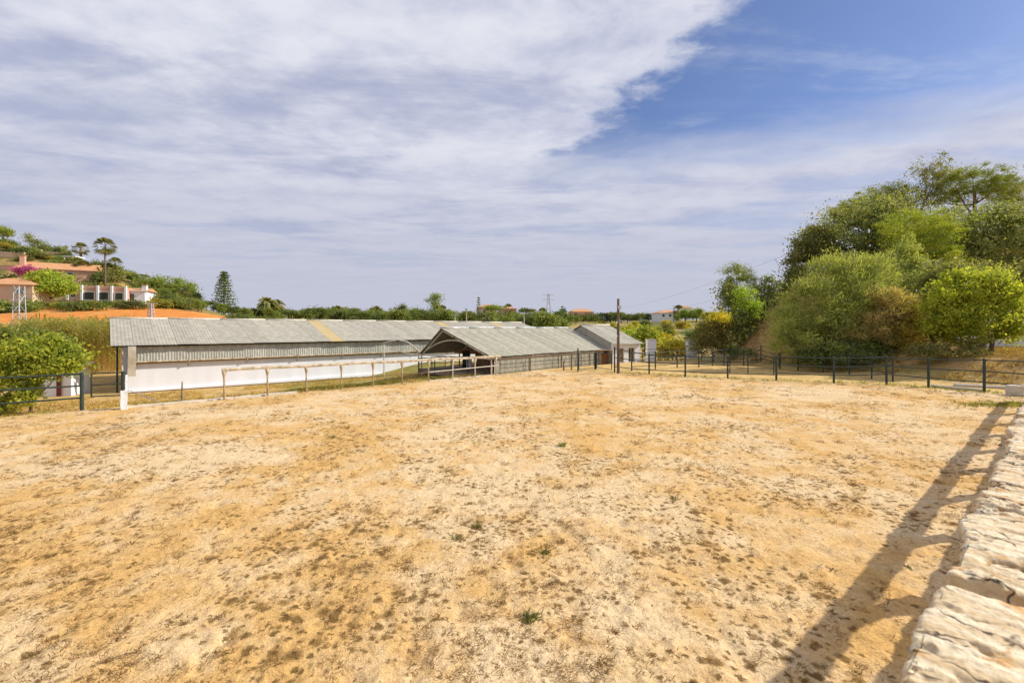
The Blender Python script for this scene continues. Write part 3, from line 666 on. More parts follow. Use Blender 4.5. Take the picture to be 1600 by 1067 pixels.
gate = thing('field_gate', 'dark green pipe gate between the fence post and broken white pillar', 'gate', st(-.95, 22.5, 0))
ga, gb = G(133, 640), G(187, 637.5); ga, gb = Vector((ga.x, ga.y + .25, 0)), Vector((gb.x, gb.y + .25, 0))
for p in (ga, gb): q = MB(); q.tube([p + Z * .42, p + Z * 1.31], .028, 8); part('stile', q, M['green_metal'], gate)
for zz in (1.30, .87, .44): q = MB(); q.tube([ga + Z * zz, gb + Z * (zz + .01)], .024, 8); part('bar', q, M['green_metal'], gate)
gp = G(192.5, 637.5); pt = thing('gate_post', 'dark green gate post at the corner of the kerb', 'post', gp); q = MB(); q.tube([gp - Z * .3, gp + Z * 1.36, gp + Z * 1.38], [.065, .065, .05], 10); part('shaft', q, M['green_metal'], pt)
q = MB(); q.tube([gp + Z * .62, gp + Vector((.16, .05, .64))], .02, 6); q.tube([gp + Z * .95, gp + Vector((.1, .02, .95))], .015, 6); part('hinge', q, M['green_metal'], pt)
def rough_block(o, x, y, z, d, seed, sub=6, amp=.03):
    """chipped block: a subdivided box pushed about by noise"""
    r = MB(); d = Vector(d).normalized(); n = Vector((-d.y, d.x, 0)); idx = {}; V = []
    def vid(i, j, k):
        if (i, j, k) not in idx: idx[(i, j, k)] = len(V); V.append((i, j, k))
        return idx[(i, j, k)]
    F_ = []
    for a in range(sub):
        for c in range(sub):
            for (f, fl) in ((lambda p, q: (p, q, 0), 1), (lambda p, q: (p, q, sub), 0), (lambda p, q: (p, 0, q), 0), (lambda p, q: (p, sub, q), 1), (lambda p, q: (0, p, q), 1), (lambda p, q: (sub, p, q), 0)):
                qd = [vid(*f(a, c)), vid(*f(a + 1, c)), vid(*f(a + 1, c + 1)), vid(*f(a, c + 1))]; F_.append(tuple(reversed(qd)) if fl else tuple(qd))
    A = np.array(V, float) / sub; P_ = np.stack([(A[:, 0] - .5) * x, (A[:, 1] - .5) * y, A[:, 2] * z], 1)
    nz = np.stack([fbm(P_[:, 0] * 7 + seed, P_[:, 1] * 7 + k * 9, P_[:, 2] * 7, 3, seed) - .5 for k in range(3)], 1) * amp * 2
    P_ = P_ + nz
    r.v = [Vector(o) + d * p[0] + n * p[1] + Z * p[2] for p in P_]; r.f = F_; return r
pp = G(187, 640) + Vector((.05, .12, 0)); pl = thing('broken_pillar', 'broken white masonry pillar beside the pipe gate', 'pillar', pp)
part('base', rough_block(pp - Z * .1, .20, .24, .78, D1, 3), M['white_wall'], pl); part('shaft', rough_block(pp + Vector((.07, .03, .66)), .07, .09, .60, D1, 5, amp=.02), M['white_wall'], pl)
lp = thing('leaning_pipe', 'thin grey pipe leaning from the gate post to the yard', 'pipe', st(.9, 23.2, 0)); q = MB(); q.tube([gp + Vector((.1, .2, .62)), at(218, 616, 19.2), at(246, 628, 18.6) + Z * .02], .018, 6); part('tube', q, M['galv'], lp)
sp = st(2.3, 22.3, -.1); sk = thing('wooden_stake', 'short wooden stake tied to the thin rail near the kerb', 'stake', sp); q = MB(); q.tube([sp - Z * .3, sp + Z * .6, sp + Vector((.01, 0, .95))], [.04, .035, .022], 7); part('shaft', q, M['grey_wood'], sk)

# right-hand run of the arena fence
rp = [Vector((6.9, 30.6, 0)), Vector((8.8, 29.2, 0)), Vector((10.7, 28.1, 0)), Vector((12.8, 27.0, 0)), Vector((15.1, 26.0, 0)), Vector((17.4, 24.6, 0)), Vector((19.75, 24.0, .14)), Vector((21.05, 23.0, 0.02)), Vector((22.0, 21.2, 0)), Vector((23.1, 19.0, 0)), Vector((24.6, 16.6, 0.1))]
steel_fence('dark green three-rail pipe fence from the wooden pole to the gateway', rp[:4], [1.72, 1.34, 1.34, 1.36], (.93, .58, .22), .05, .027)
steel_fence('dark green three-rail pipe fence running past the feathery bush to the timber rail', rp[4:], [1.42, 1.42, 1.36, 1.46, 1.56, 1.6, 1.6], (.955, .62, .30), .055, .028)
gt = thing('paddock_gate', 'dark pipe gate in the fence below the grassy slope', 'gate', rp[3])
g0, g1 = rp[3] + Vector((.12, -.02, 0)), rp[4] + Vector((-.12, .04, 0))
for k in (0, .42, 1): p = g0.lerp(g1, k); q = MB(); q.tube([p + Z * .28, p + Z * 1.33], .03, 8); part('stile', q, M['green_metal'], gt)
for zz in (1.32, .98, .64, .29): q = MB(); q.tube([g0 + Z * zz, g1 + Z * (zz + .02)], .02, 8); part('bar', q, M['green_metal'], gt)
def Gt(u, D): x, y = gxy(u, D); return Vector((x, y, max(H(x, y), -.2)))
steel_fence('pale-topped pipe fence of the small paddock behind the wooden pole', [Gt(987, 31.6), Gt(1024, 32.8), Gt(1058, 34.0), Gt(1092, 34.6)], 1.28, (.96, .62, .22), .045, .024)
steel_fence('dark pipe fence at the foot of the grassy slope', [Gt(1092, 34.8), Gt(1113, 36.0), Gt(1131, 36.6), Gt(1162, 36.2), Gt(1189, 36.8), Gt(1217, 35.0)], 1.32, (.96, .7, .44, .2), .04, .026)
steel_fence('dark pipe fence in the shade under the feathery bush', [Gt(1219, 33.5), Gt(1247, 32.6), Gt(1286, 31.0), Gt(1327, 28.2), Gt(1362, 26.6), Gt(1395, 25.2)], [1.3, 1.3, 1.3, 1.35, 1.38, 1.4], (.96, .66, .36), .04, .024)
steel_fence('thin pipe fence far behind the paddock near the white piers', [Gt(1004, 40), Gt(1032, 41), Gt(1064, 41.5), Gt(1096, 42)], 1.15, (.96, .55), .04, .022, 'brown_wood')

# two gates and their posts by the annex
ps = [gnd(903, 581), gnd(930.5, 577), gnd(957.5, 581)]
for lab, i0, i1 in (('dark pipe gate against the corrugated barn wall', 0, 1), ('dark pipe gate leading to the lean-to', 1, 2)):
    a_, b_ = ps[i0], ps[i1]; dd = (b_ - a_).normalized(); g = thing('yard_gate', lab, 'gate', a_)
    a_, b_ = a_ + dd * .13, b_ - dd * .13
    for p in (a_, b_): q = MB(); q.tube([p + Z * .15, p + Z * 1.22], .03, 8); part('stile', q, M['green_metal'], g)
    for zz in (1.21, .70, .16): q = MB(); q.tube([a_ + Z * zz, b_ + Z * (zz - .03)], .022, 8); part('bar', q, M['green_metal'], g)
for p, h, r_, lab in ((ps[0], 1.62, .045, 'slim dark gate post at the barn wall'), (ps[1], 1.24, .085, 'stout green post between the two yard gates')):
    o = thing('gate_post', lab, 'post', p); q = MB(); q.tube([p - Z * .3, p + Z * (h - .02), p + Z * h], [r_, r_, r_ * .8], 8); part('shaft', q, M['green_metal'], o); q = MB(); q.cbox(p + Z * .5, r_ * 2.6, r_ * 2.6, .05); part('collar', q, M['green_metal'], o)
wp = [gnd(893, 578), gnd(881, 578)]
for p, h, lab in ((wp[0], 1.3, 'tall grey wooden stake by the barn wall'), (wp[1], .72, 'short grey wooden stake by the barn wall')):
    o = thing('wooden_stake', lab, 'stake', p); q = MB(); q.tube([p - Z * .3, p + Z * h * .6, p + Vector((.04, 0, h))], [.07, .06, .045], 7); part('shaft', q, M['grey_wood'], o); q = MB(); q.tube([p + Z * h * .7, p + Vector((.05, -.06, h * .7))], .02, 6); part('peg', q, M['pole_wood'], o)
steel_fence('low dark pipe rail along the corrugated barn wall', [ab(.4, -.22), ab(3.4, -.22), ab(6.6, -.22), ab(9.6, -.22), ab(12.2, -.22)], 1.0, (.97, .42), .03, .022, 'pole_wood')
# corral panels in front of the open gable
for pts, lab in (([Vector((-6.9, 33.6, -.45)), Vector((-5.4, 31.8, -.3)), Vector((-4.1, 30.6, -.15)), Vector((-2.9, 29.9, -.1)), Vector((-1.7, 29.3, -.05))], 'dark pipe corral panel before the open stable gable'),
                 ([Vector((-6.9, 33.7, -.5)), Vector((-6.2, 35.2, -.5)), Vector((-5.4, 36.8, -.5))], 'dark pipe corral panel beside the long white wall')):
    steel_fence(lab, pts, 1.25, (.97, .66, .34), .035, .02, 'green_metal', name='corral_panel')
# bent pipe hoop left over between the barns
hp = thing('pipe_hoop', 'bent cream pipe hoop frame between the two barns', 'frame', Vector((-7.4, 35.0, -.6)))
q = MB(); hc = at(652, 552, 35); pts = [at(600, 535 + .0, 35), at(622, 531, 35), at(636, 534, 35), at(646, 541, 35), at(654, 549, 35), at(659, 553.5, 35)]
q.tube(pts, .05, 8); part('hoop', q, M['pale_metal'], hp, True)
q = MB(); q.tube([at(654, 548, 35), Vector((at(654, 548, 35).x, 35, -.9))], .05, 8); part('post', q, M['pale_metal'], hp)
q = MB(); q.tube([at(600, 535, 35), Vector((at(600, 535, 35).x, 35, -.9))], .045, 8); part('post', q, M['pale_metal'], hp)
q = MB(); q.tube([at(607, 549, 34.6), at(622, 549, 34.8), at(640, 553, 35), at(661, 554.5, 35.2)], .035, 8); part('brace', q, M['pale_metal'], hp)

# wooden pole with a lamp
pb = gnd(966, 583.5); po = thing('wooden_pole', 'tall brown wooden pole with a small floodlight by the annex', 'pole', pb)
q = MB(); q.tube([pb - Z * .3, pb + Z * 2.4, pb + Z * 4.88, pb + Z * 4.9], [.10, .09, .075, .055], 10); part('shaft', q, M['pole_wood'], po)
lm = MB(); lp_ = pb + Vector((.06, -.14, 4.20)); lm.cbox(lp_, .20, .12, .24, Vector((.9, .3, 0))); lo = part('floodlight', lm, M['galv'], po)
q = MB(); q.cbox(lp_ + Vector((.025, -.065, .03)), .15, .02, .17, Vector((.9, .3, 0))); part('lens', q, M['lamp_glass'], lo)
for zz in (2.4, 3.3): q = MB(); q.tube([pb + Vector((-.11, -.08, zz)), pb + Vector((-.11, -.08, zz + .1))], .05, 8); part('insulator', q, M['white_wall'], po)

# white piers beyond the paddock
for u0, u1, v0, D, lab in ((1012, 1026, 531, 44, 'white rendered gate pier standing beside the round green tree'), (1075, 1091, 531, 45, 'white rendered gate pier half behind the yellowish bush')):
    a_, b_ = at(u0, v0, D), at(u1, v0, D); zb = H(a_.x, a_.y) - .2; o = thing('gate_pier', lab, 'pier', Vector((a_.x, a_.y, zb)))
    q = MB(); q.obox(Vector((a_.x, a_.y, zb)), Vector((b_.x - a_.x, .1, 0)), Vector((-.05, .5, 0)), Z * (a_.z - zb)); part('pier', q, M['white_wall'], o)
    q = MB(); q.obox(Vector((a_.x - .04, a_.y - .05, a_.z)), Vector((b_.x - a_.x + .08, .1, 0)), Vector((-.05, .6, 0)), Z * .05); part('cap', q, M['concrete'], o)
# pipes and a block on the bank side
for pts, r_, lab in (([at(1456, 602.5, 23.1), at(1534, 611.5, 21.4)], .07, 'long pale pipe lying at the foot of the pipe fence'), ([at(1490, 602, 23.4), at(1572, 603.5, 22.3)], .085, 'grey pipe lying behind the pipe fence post')):
    z0 = [Vector((p.x, p.y, max(H(p.x, p.y), 0) + r_ * .8)) for p in pts]; o = thing('drain_pipe', lab, 'pipe', z0[0]); q = MB(); q.tube(z0, r_, 12, False); q.tube(list(reversed(z0)), r_ * .85, 12, False); part('tube', q, M['concrete'], o, True)
    q = MB(); dd = (z0[1] - z0[0]).normalized(); q.tube([z0[0], z0[0] + dd * .12], r_ * 1.18, 12); part('collar', q, M['concrete'], o)
cb = at(1592, 622, 20.2); o = thing('concrete_block', 'rough concrete block beside the fence corner', 'block', Vector((cb.x + .2, cb.y, -.1))); part('block', rough_block(Vector((cb.x + .25, cb.y, -.1)), 1.3, .5, .55, Vector((.9, .1, 0)), 9), M['concrete'], o)

# ------------------------------------------------------------------ timber rail in the foreground
def timber_mat():
    m, t, b = newmat('bleached_timber'); co = t.new('ShaderNodeTexCoord').outputs['Object']
    oi = t.new('ShaderNodeObjectInfo').outputs['Random']
    off = t.new('ShaderNodeVectorMath', operation='ADD'); t.l.new(co, off.inputs[0])
    cx = t.new('ShaderNodeCombineXYZ'); t.l.new(t.math('MULTIPLY', oi, 40), cx.inputs[0]); t.l.new(cx.outputs[0], off.inputs[1]); co = off.outputs[0]
    g1 = t.noise(t.mapping(co, (16, 3.0, 9), (0, 0, R(18))), 1.0, 6, .6, .5); g2 = t.noise(t.mapping(co, (60, 12, 30), (0, 0, R(18))), 1.0, 4, .6)
    st_ = t.noise(co, 7, 4, .6, .8); cr = t.new('ShaderNodeTexVoronoi', feature='DISTANCE_TO_EDGE'); cr.inputs['Scale'].default_value = 7.5
    wv = t.new('ShaderNodeVectorMath', operation='ADD'); t.l.new(co, wv.inputs[0])
    nz = t.new('ShaderNodeTexNoise'); nz.inputs['Scale'].default_value = 11; t.l.new(co, nz.inputs['Vector'])
    sc = t.new('ShaderNodeVectorMath', operation='SCALE'); t.l.new(nz.outputs['Color'], sc.inputs[0]); sc.inputs['Scale'].default_value = .14
    t.l.new(sc.outputs[0], wv.inputs[1]); t.l.new(t.mapping(wv.outputs[0], (1.0, .45, 1)), cr.inputs['Vector'])
    crack = t.math('MULTIPLY', t.rng(cr.outputs[0], .0, .05, 1, 0), t.rng(t.noise(co, 4.5, 2), .44, .56))
    c = t.mix(t.rng(g1, .38, .62), (.60, .46, .28), (.80, .69, .50))
    c = t.mix(t.math('MULTIPLY', t.rng(g2, .50, .68), .4), c, (.40, .28, .16))
    c = t.mix(t.math('MULTIPLY', t.rng(st_, .55, .68), .85), c, (.55, .28, .085))
    mt = t.noise(co, 34, 5, .68); c = t.mix(t.math('MULTIPLY', t.rng(mt, .50, .66), .55), c, (.40, .26, .13))
    hole = t.new('ShaderNodeAttribute', attribute_name='Cav').outputs['Fac']
    c = t.mix(t.rng(hole, .05, .55), c, (.44, .29, .15)); c = t.mix(t.math('MULTIPLY', t.math('MAXIMUM', crack, t.rng(hole, .45, .95)), .93), c, (.075, .045, .032))
    t.l.new(c, b.inputs['Base Color']); b.inputs['Roughness'].default_value = .9; b.inputs['Specular IOR Level'].default_value = .12
    bump(t, b, t.math('SUBTRACT', t.math('ADD', t.math('MULTIPLY', g1, .8), t.math('ADD', t.math('MULTIPLY', g2, .35), t.math('MULTIPLY', mt, 1.2))), crack), .9, .007)
    return m
M['timber'] = timber_mat()
def timber(L_, W_, T_, seed, rot=.5, nl=150, nw=30, nt=12):
    """weathered sleeper: x along, y across, top at z = 0; ends and left edge eaten away"""
    prof = []
    for j in range(nw): prof.append((j / nw - .5, 0.0))
    for j in range(nt): prof.append((.5, -j / nt))
    for j in range(nw): prof.append((.5 - j / nw, -1.0))
    for j in range(nt): prof.append((-.5, -1 + j / nt))
    prof = np.array(prof); npf = len(prof)
    # rounded corners
    py, pz = prof[:, 0] * 2, prof[:, 1] * 2 + 1; nrm = (np.abs(py) ** 7 + np.abs(pz) ** 7) ** (1 / 7.0); py, pz = py / nrm, pz / nrm
    X = np.repeat(np.linspace(0, L_, nl + 1), npf); Y = np.tile(py * W_ / 2, nl + 1); Zz = np.tile((pz - 1) * T_ / 2, nl + 1)
    ex = np.minimum(X, L_ - X); shrink = 1 - .12 * (1 - sstep(ex, 0, .02)); Y = Y * (.8 + .2 * shrink); Zz = (Zz + T_ / 2) * shrink - T_ / 2
    o = seed * 13.7
    sk = X + Y * .30                      # the weathering runs slightly askew across the timber
    n1 = fbm(X * 7 + o, Y * 10, Zz * 9, 4, seed) - .5; n3 = fbm(X * 2.4 + o, Y * 3, Zz * 3, 2, seed + 9)
    rotm = sstep(n3, .46, .64); rough_ = .25 + 2.0 * rot * rotm
    def crev(fx, fy, w_, sd_): n = fbm(sk * fx + o + n1 * .8, Y * fy, Zz * fy, 3, sd_); return 1 - np.clip(np.abs(n - .5) / w_, 0, 1)
    c1 = crev(6, 3.5, .022, seed + 21) * sstep(fbm(X * 5 + o, Y * 6, None, 2, seed + 31), .44 - .1 * rot, .60); c2 = crev(34, 9, .07, seed + 22)
    pit = sstep(fbm(X * 10 + o, Y * 9, Zz * 4, 3, seed + 5), .60, .70) * (.15 + rotm * rot)
    dirY = np.sign(Y) * (np.abs(Y) > W_ * .4); top = (Zz > -T_ * .2)
    Zz = Zz + (n1 * .022) * rough_ * np.where(top, 1, .6) - top * (c1 ** 2 * .030 + c2 * .0035 * rough_ + np.clip(pit, 0, 1) * .05)
    Y = Y + dirY * (n1 * .05 - c1 * .02 - c2 * .006) * rough_; X = X + (ex < .02) * (fbm(Y * 14 + o, Zz * 14, oct=3, seed=seed) - .5) * .06
    cav = np.clip(c1 ** 1.5 * 1.1 + np.clip(pit, 0, 1) * .9 + c2 * .16 * rough_, 0, 1)
    n4 = fbm(X * 38 + o, Y * 38, Zz * 38, 3, seed + 41) - .5; Zz = Zz + top * n4 * .012 * (.5 + rough_); Y = Y + dirY * (n4 * .02 + (fbm(X * 3.5 + o, Zz * 2, None, 2, seed + 51) - .5) * .07 - (1 - sstep(ex, 0, .05)) * .012)
    V = np.stack([X, Y, Zz], 1); I, J = np.meshgrid(np.arange(nl), np.arange(npf)); J2 = (J + 1) % npf
    Fq = np.stack([I * npf + J, I * npf + J2, (I + 1) * npf + J2, (I + 1) * npf + J], -1).reshape(-1, 4)
    me = gridmesh('sleeper', V, Fq); ca = me.attributes.new('Cav', 'FLOAT', 'POINT'); ca.data.foreach_set('value', cav.astype(np.float32))
    import bmesh
    bm = bmesh.new(); bm.from_mesh(me); bm.verts.ensure_lookup_table()
    for b0 in (0, nl * npf): bm.faces.new([bm.verts[b0 + i] for i in range(npf)])
    bmesh.ops.recalc_face_normals(bm, faces=bm.faces); bm.to_mesh(me); bm.free(); return me
def timber_rail():
    zr = CZ - .9
    b = thing('timber_fence', 'bleached rough timber rail fence casting a ladder shadow on the sand', 'fence', RAIL0 + RAILD * 2 - RAILN * .14)
    tops = [timber(1.525, .26, .12, s_, r_, 220, 56) for s_, r_ in ((1, .15), (2, 1.5), (3, .5))]
    low = timber(2.42, .14, .24, 6, .4, 60, 10)
    pst = timber(2.2, .17, .17, 7, .5, 50, 10)
    W_ = -RAILN
    for i in range(19):
        a = -.83 - 1.585 + 1.585 * i; me = tops[(1, 0, 1, 2)[i] if i < 4 else i % 3]; r = random.Random(i + 3)
        o = RAIL0 + RAILD * (a + .01) - RAILN * (.125 + r.uniform(-.02, .02)) + Z * (zr + r.uniform(-.015, .01))
        piece('sleeper', me, M['timber'], b, o, RAILD, RAILN, Z)
    for i in range(12):
        a = -.6 - 2.42 + 2.42 * i; o = RAIL0 + RAILD * a - RAILN * .15 + Z * 1.30; piece('lower_rail', low, M['timber'], b, o, RAILD, RAILN, Z)
        o = RAIL0 + RAILD * (a + .085) - RAILN * .15 - Z * .25; piece('post', pst, M['timber'], b, o - RAILD * .085, Z, RAILN, -RAILD)
        for sg in (1, -1):                # knee blocks under the top rail
            q = MB(); p = RAIL0 + RAILD * a - RAILN * .15; q.tube([p + RAILD * sg * .02 + Z * 1.72, p + RAILD * sg * .20 + Z * 1.96], [.06, .07], 7); part('knee_brace', q, M['timber'], b)
timber_rail()

# ------------------------------------------------------------------ trees and shrubs of the right-hand slope
def rgen(s): return np.random.default_rng(s)
def lobetree(seed, name, label, u, D, items, leaf, nclump, nleaf, clump_r, size, aspect=.5, r0=.16, bark=None, zb=None, along=False, shell=(.5, 1.14), flat=.75, low=-.55, extra=(), group=None, cat='tree', stems=1):
    g = rgen(seed); base = on(u, D) - Z * .05
    if zb is not None: base.z = zb
    lb = px_lobes(base, D, items); q = crown(g, lb, nclump, nleaf, clump_r, size, aspect, shell, flat, along, low)
    stem = lobe_stem(g, lb[0][0][2], lb, r0)
    ex = []
    for nm, it, lm, nc, nl in extra: ex.append((nm, crown(g, px_lobes(base, D, it), nc, nl, clump_r, size, aspect, shell, flat, along, low), lm))
    return build_tree(name, label, cat, base, q, leaf, stem, bark, group, extra=ex)
# big oak mass
lobetree(1, 'oak_tree', 'large dark olive oak crowning the slope left of the pines', 1345, 47, [(1350, 365, 66, 50, 0), (1298, 388, 46, 40, -1), (1395, 395, 60, 50, -1), (1330, 425, 75, 40, 1), (1378, 338, 46, 34, 1), (1315, 350, 26, 20, 0), (1270, 400, 26, 24, -1), (1410, 350, 30, 40, 2)], L['oak'], 520, 40000, .42, .24, .55, .35)
lobetree(2, 'oak_tree', 'dark oak hanging over the left end of the wooded slope', 1262, 45, [(1258, 415, 28, 42, 0), (1275, 385, 26, 28, 0), (1248, 440, 20, 24, -1)], L['oak'], 150, 10000, .34, .22, .55, .22)
lobetree(3, 'pine_tree', 'small pine top rising above the large olive oak', 1378, 50, [(1380, 304, 32, 14, 0), (1352, 318, 28, 15, 0), (1325, 334, 24, 15, 0), (1398, 318, 24, 18, 0)], L['pine'], 110, 13000, .30, .22, .22, .16, M['bark_red'])
lobetree(4, 'bare_tree', 'sparse half-bare tree standing above the bright pine', 1440, 50, [(1432, 290, 20, 34, 0), (1455, 288, 18, 30, 0), (1445, 318, 28, 20, 0), (1472, 262, 10, 22, 0)], L['oak'], 110, 4600, .32, .20, .4, .14)
lobetree(5, 'pine_tree', 'spreading pine on the crest beside the white villa', 1520, 50, [(1520, 278, 44, 18, 0), (1558, 292, 32, 18, -1), (1492, 290, 30, 22, 0), (1530, 305, 52, 22, 1), (1575, 312, 22, 14, 0), (1480, 318, 30, 18, 1)], L['pine'], 200, 27000, .36, .24, .2, .26, M['bark_red'], flat=.5)
lobetree(6, 'pine_tree', 'bright yellow-green pine in the middle of the wooded slope', 1432, 41, [(1430, 350, 46, 18, 0), (1466, 370, 34, 22, 0), (1402, 370, 32, 22, 0), (1440, 392, 48, 26, .5), (1475, 418, 32, 32, .5), (1410, 400, 34, 26, .5)], L['bright_pine'], 190, 30000, .30, .22, .2, .2, M['bark_red'], flat=.5)
lobetree(7, 'oak_tree', 'broad olive oak filling the slope below the crest pine', 1545, 45, [(1540, 362, 68, 38, 0), (1600, 368, 55, 44, 0), (1500, 390, 46, 50, 0), (1560, 415, 75, 50, 0), (1630, 430, 50, 60, 0), (1470, 370, 36, 40, 2), (1580, 335, 30, 16, 1)], L['oak'], 540, 42000, .42, .24, .55, .35)
lobetree(8, 'conifer', 'pale green conical conifer in front of the bright pine', 1420, 37, [(1418, 380, 8, 18, 0), (1420, 405, 20, 22, 0), (1420, 435, 32, 26, 0), (1416, 470, 34, 26, 0)], L['feather'], 120, 14000, .26, .20, .3, .16)
lobetree(9, 'feathery_shrub', 'huge feathery grey-green shrub spilling down to the pipe fence', 1295, 33.5, [(1330, 445, 52, 42, 0), (1280, 475, 50, 42, -.5), (1240, 510, 34, 38, -.5), (1345, 490, 55, 50, -.5), (1280, 530, 60, 36, -1), (1300, 425, 36, 24, .5), (1235, 535, 26, 26, -1), (1370, 430, 30, 30, .5)], L['feather'], 380, 46000, .34, .30, .14, .2, along=True, cat='shrub')
lobetree(10, 'dry_shrub', 'straw-coloured dry shrub against the feathery green one', 1385, 31.5, [(1390, 485, 34, 32, 0), (1405, 520, 36, 34, 0), (1365, 520, 34, 34, 0), (1375, 470, 22, 18, 0)], L['straw'], 170, 19000, .28, .28, .15, .14, along=True, cat='shrub',
         extra=(('green_growth', [(1412, 500, 26, 28, -.5), (1408, 530, 30, 24, -.5)], L['yellow'], 60, 7000),))
lobetree(11, 'leafy_tree', 'bushy lime green tree in front of the white house', 1545, 28.5, [(1520, 460, 50, 36, 0), (1560, 470, 34, 40, 0), (1485, 485, 34, 36, 0), (1525, 505, 58, 34, 0), (1500, 530, 30, 26, 0), (1575, 515, 20, 28, -.2), (1470, 510, 20, 28, 0)], L['lime'], 300, 40000, .25, .15, .6, .14)
lobetree(12, 'pine_tree', 'small open pine above the lone thicket on the slope end', 1160, 43, [(1150, 428, 20, 14, 0), (1165, 445, 15, 13, 0), (1138, 445, 11, 12, 0), (1142, 472, 14, 12, 0)], L['pine'], 75, 7500, .30, .20, .2, .16, M['bark_red'], flat=.6)
lobetree(13, 'shrub', 'dark leafy thicket at the left end of the slope', 1185, 42.5, [(1195, 465, 20, 30, 0), (1205, 490, 24, 24, 0), (1150, 500, 30, 26, -1), (1180, 512, 34, 24, -1), (1125, 525, 24, 22, -1), (1150, 530, 26, 20, -1.5), (1145, 465, 16, 20, 0)], L['oak'], 230, 19000, .34, .22, .55, .14, cat='shrub')
lobetree(14, 'shrub', 'bright lime bush set in the dark thicket', 1165, 41, [(1165, 470, 17, 22, -.5), (1168, 485, 20, 14, -.5)], L['bright_pine'], 50, 5200, .22, .18, .3, .08, cat='shrub')
lobetree(15, 'shrub', 'rounded bush with yellow flowering top at the slope foot', 1112, 40, [(1115, 522, 26, 26, 0), (1098, 535, 14, 22, 0), (1112, 545, 26, 16, 0)], L['scrub'], 120, 11000, .28, .18, .4, .08, cat='shrub', extra=(('blossom', [(1122, 500, 16, 10, -.3)], L['gold'], 22, 1800),))
lobetree(16, 'shrub', 'thin dark shrub on the skyline between thicket and oaks', 1228, 47, [(1225, 455, 18, 14, 0), (1215, 468, 16, 12, 0), (1238, 462, 16, 18, 0)], L['oak'], 60, 3600, .3, .2, .5, .08, cat='shrub')
lobetree(17, 'shrub', 'low shaded undergrowth beneath the feathery shrub', 1320, 31.5, [(1300, 556, 50, 18, 0), (1350, 552, 40, 18, 0), (1390, 552, 30, 14, 0)], L['deep'], 90, 8000, .28, .18, .5, .06, cat='shrub')
lobetree(18, 'shrub', 'small bluish green clump on the grassy slope', 1140, 39, [(1141, 547, 10, 6, 0), (1146, 550, 8, 5, 0)], L['deep'], 20, 1500, .14, .12, .4, .03, cat='shrub')
lobetree(19, 'shrub', 'small dark clump by the far pipe fence', 1168, 37, [(1168, 551, 12, 5, 0)], L['deep'], 20, 1300, .14, .12, .4, .03, cat='shrub')
lobetree(20, 'shrub', 'dark hedge bushes behind the lime green tree', 1500, 33, [(1480, 470, 30, 60, 0), (1450, 455, 22, 40, 0), (1540, 440, 40, 30, 2)], L['oak'], 130, 9000, .34, .22, .5, .1, cat='shrub')
lobetree(21, 'shrub', 'scrubby undergrowth on the bank below the lime green tree', 1480, 27, [(1480, 550, 30, 9, 0), (1520, 552, 26, 8, 0), (1440, 552, 22, 10, .5)], L['scrub'], 60, 5000, .18, .14, .4, .04, cat='shrub')
# yucca
def rosette(g, n, L_, wd, droop, up0=.2, up1=1.3):
    out = []
    for i in range(n):
        az = g.uniform(0, 2 * math.pi); el = g.uniform(up0, up1); l = L_ * g.uniform(.7, 1.1); d = np.array([math.cos(az) * math.cos(el), math.sin(az) * math.cos(el), math.sin(el)]); sd = np.array([-math.sin(az), math.cos(az), 0]) * wd / 2
        pts = [d * l * k - np.array([0, 0, droop * l * k * k]) for k in (0, .4, .75, 1)]; ws = (.7, 1, .7, .08)
        for a in range(3): out.append([pts[a] - sd * ws[a], pts[a] + sd * ws[a], pts[a + 1] + sd * ws[a + 1], pts[a + 1] - sd * ws[a + 1]])
    return np.array(out)
g = rgen(77); yb = on(1456, 29.5); q = MB(); q.tube([Vector((0, 0, -.2)), Vector((.03, 0, .5)), Vector((0, 0, 1.0))], [.12, .10, .09], 8)
ros = rosette(g, 70, 1.0, .09, .35, -.2, 1.4) + np.array([0, 0, 1.0]); ros2 = rosette(g, 40, .8, .08, .5, -1.2, .1) + np.array([0, 0, .9])
build_tree('yucca', 'spiky yucca beside the lime green tree', 'plant', yb, ros, L['mid'], q, extra=(('dead_leaves', ros2, L['straw']),))

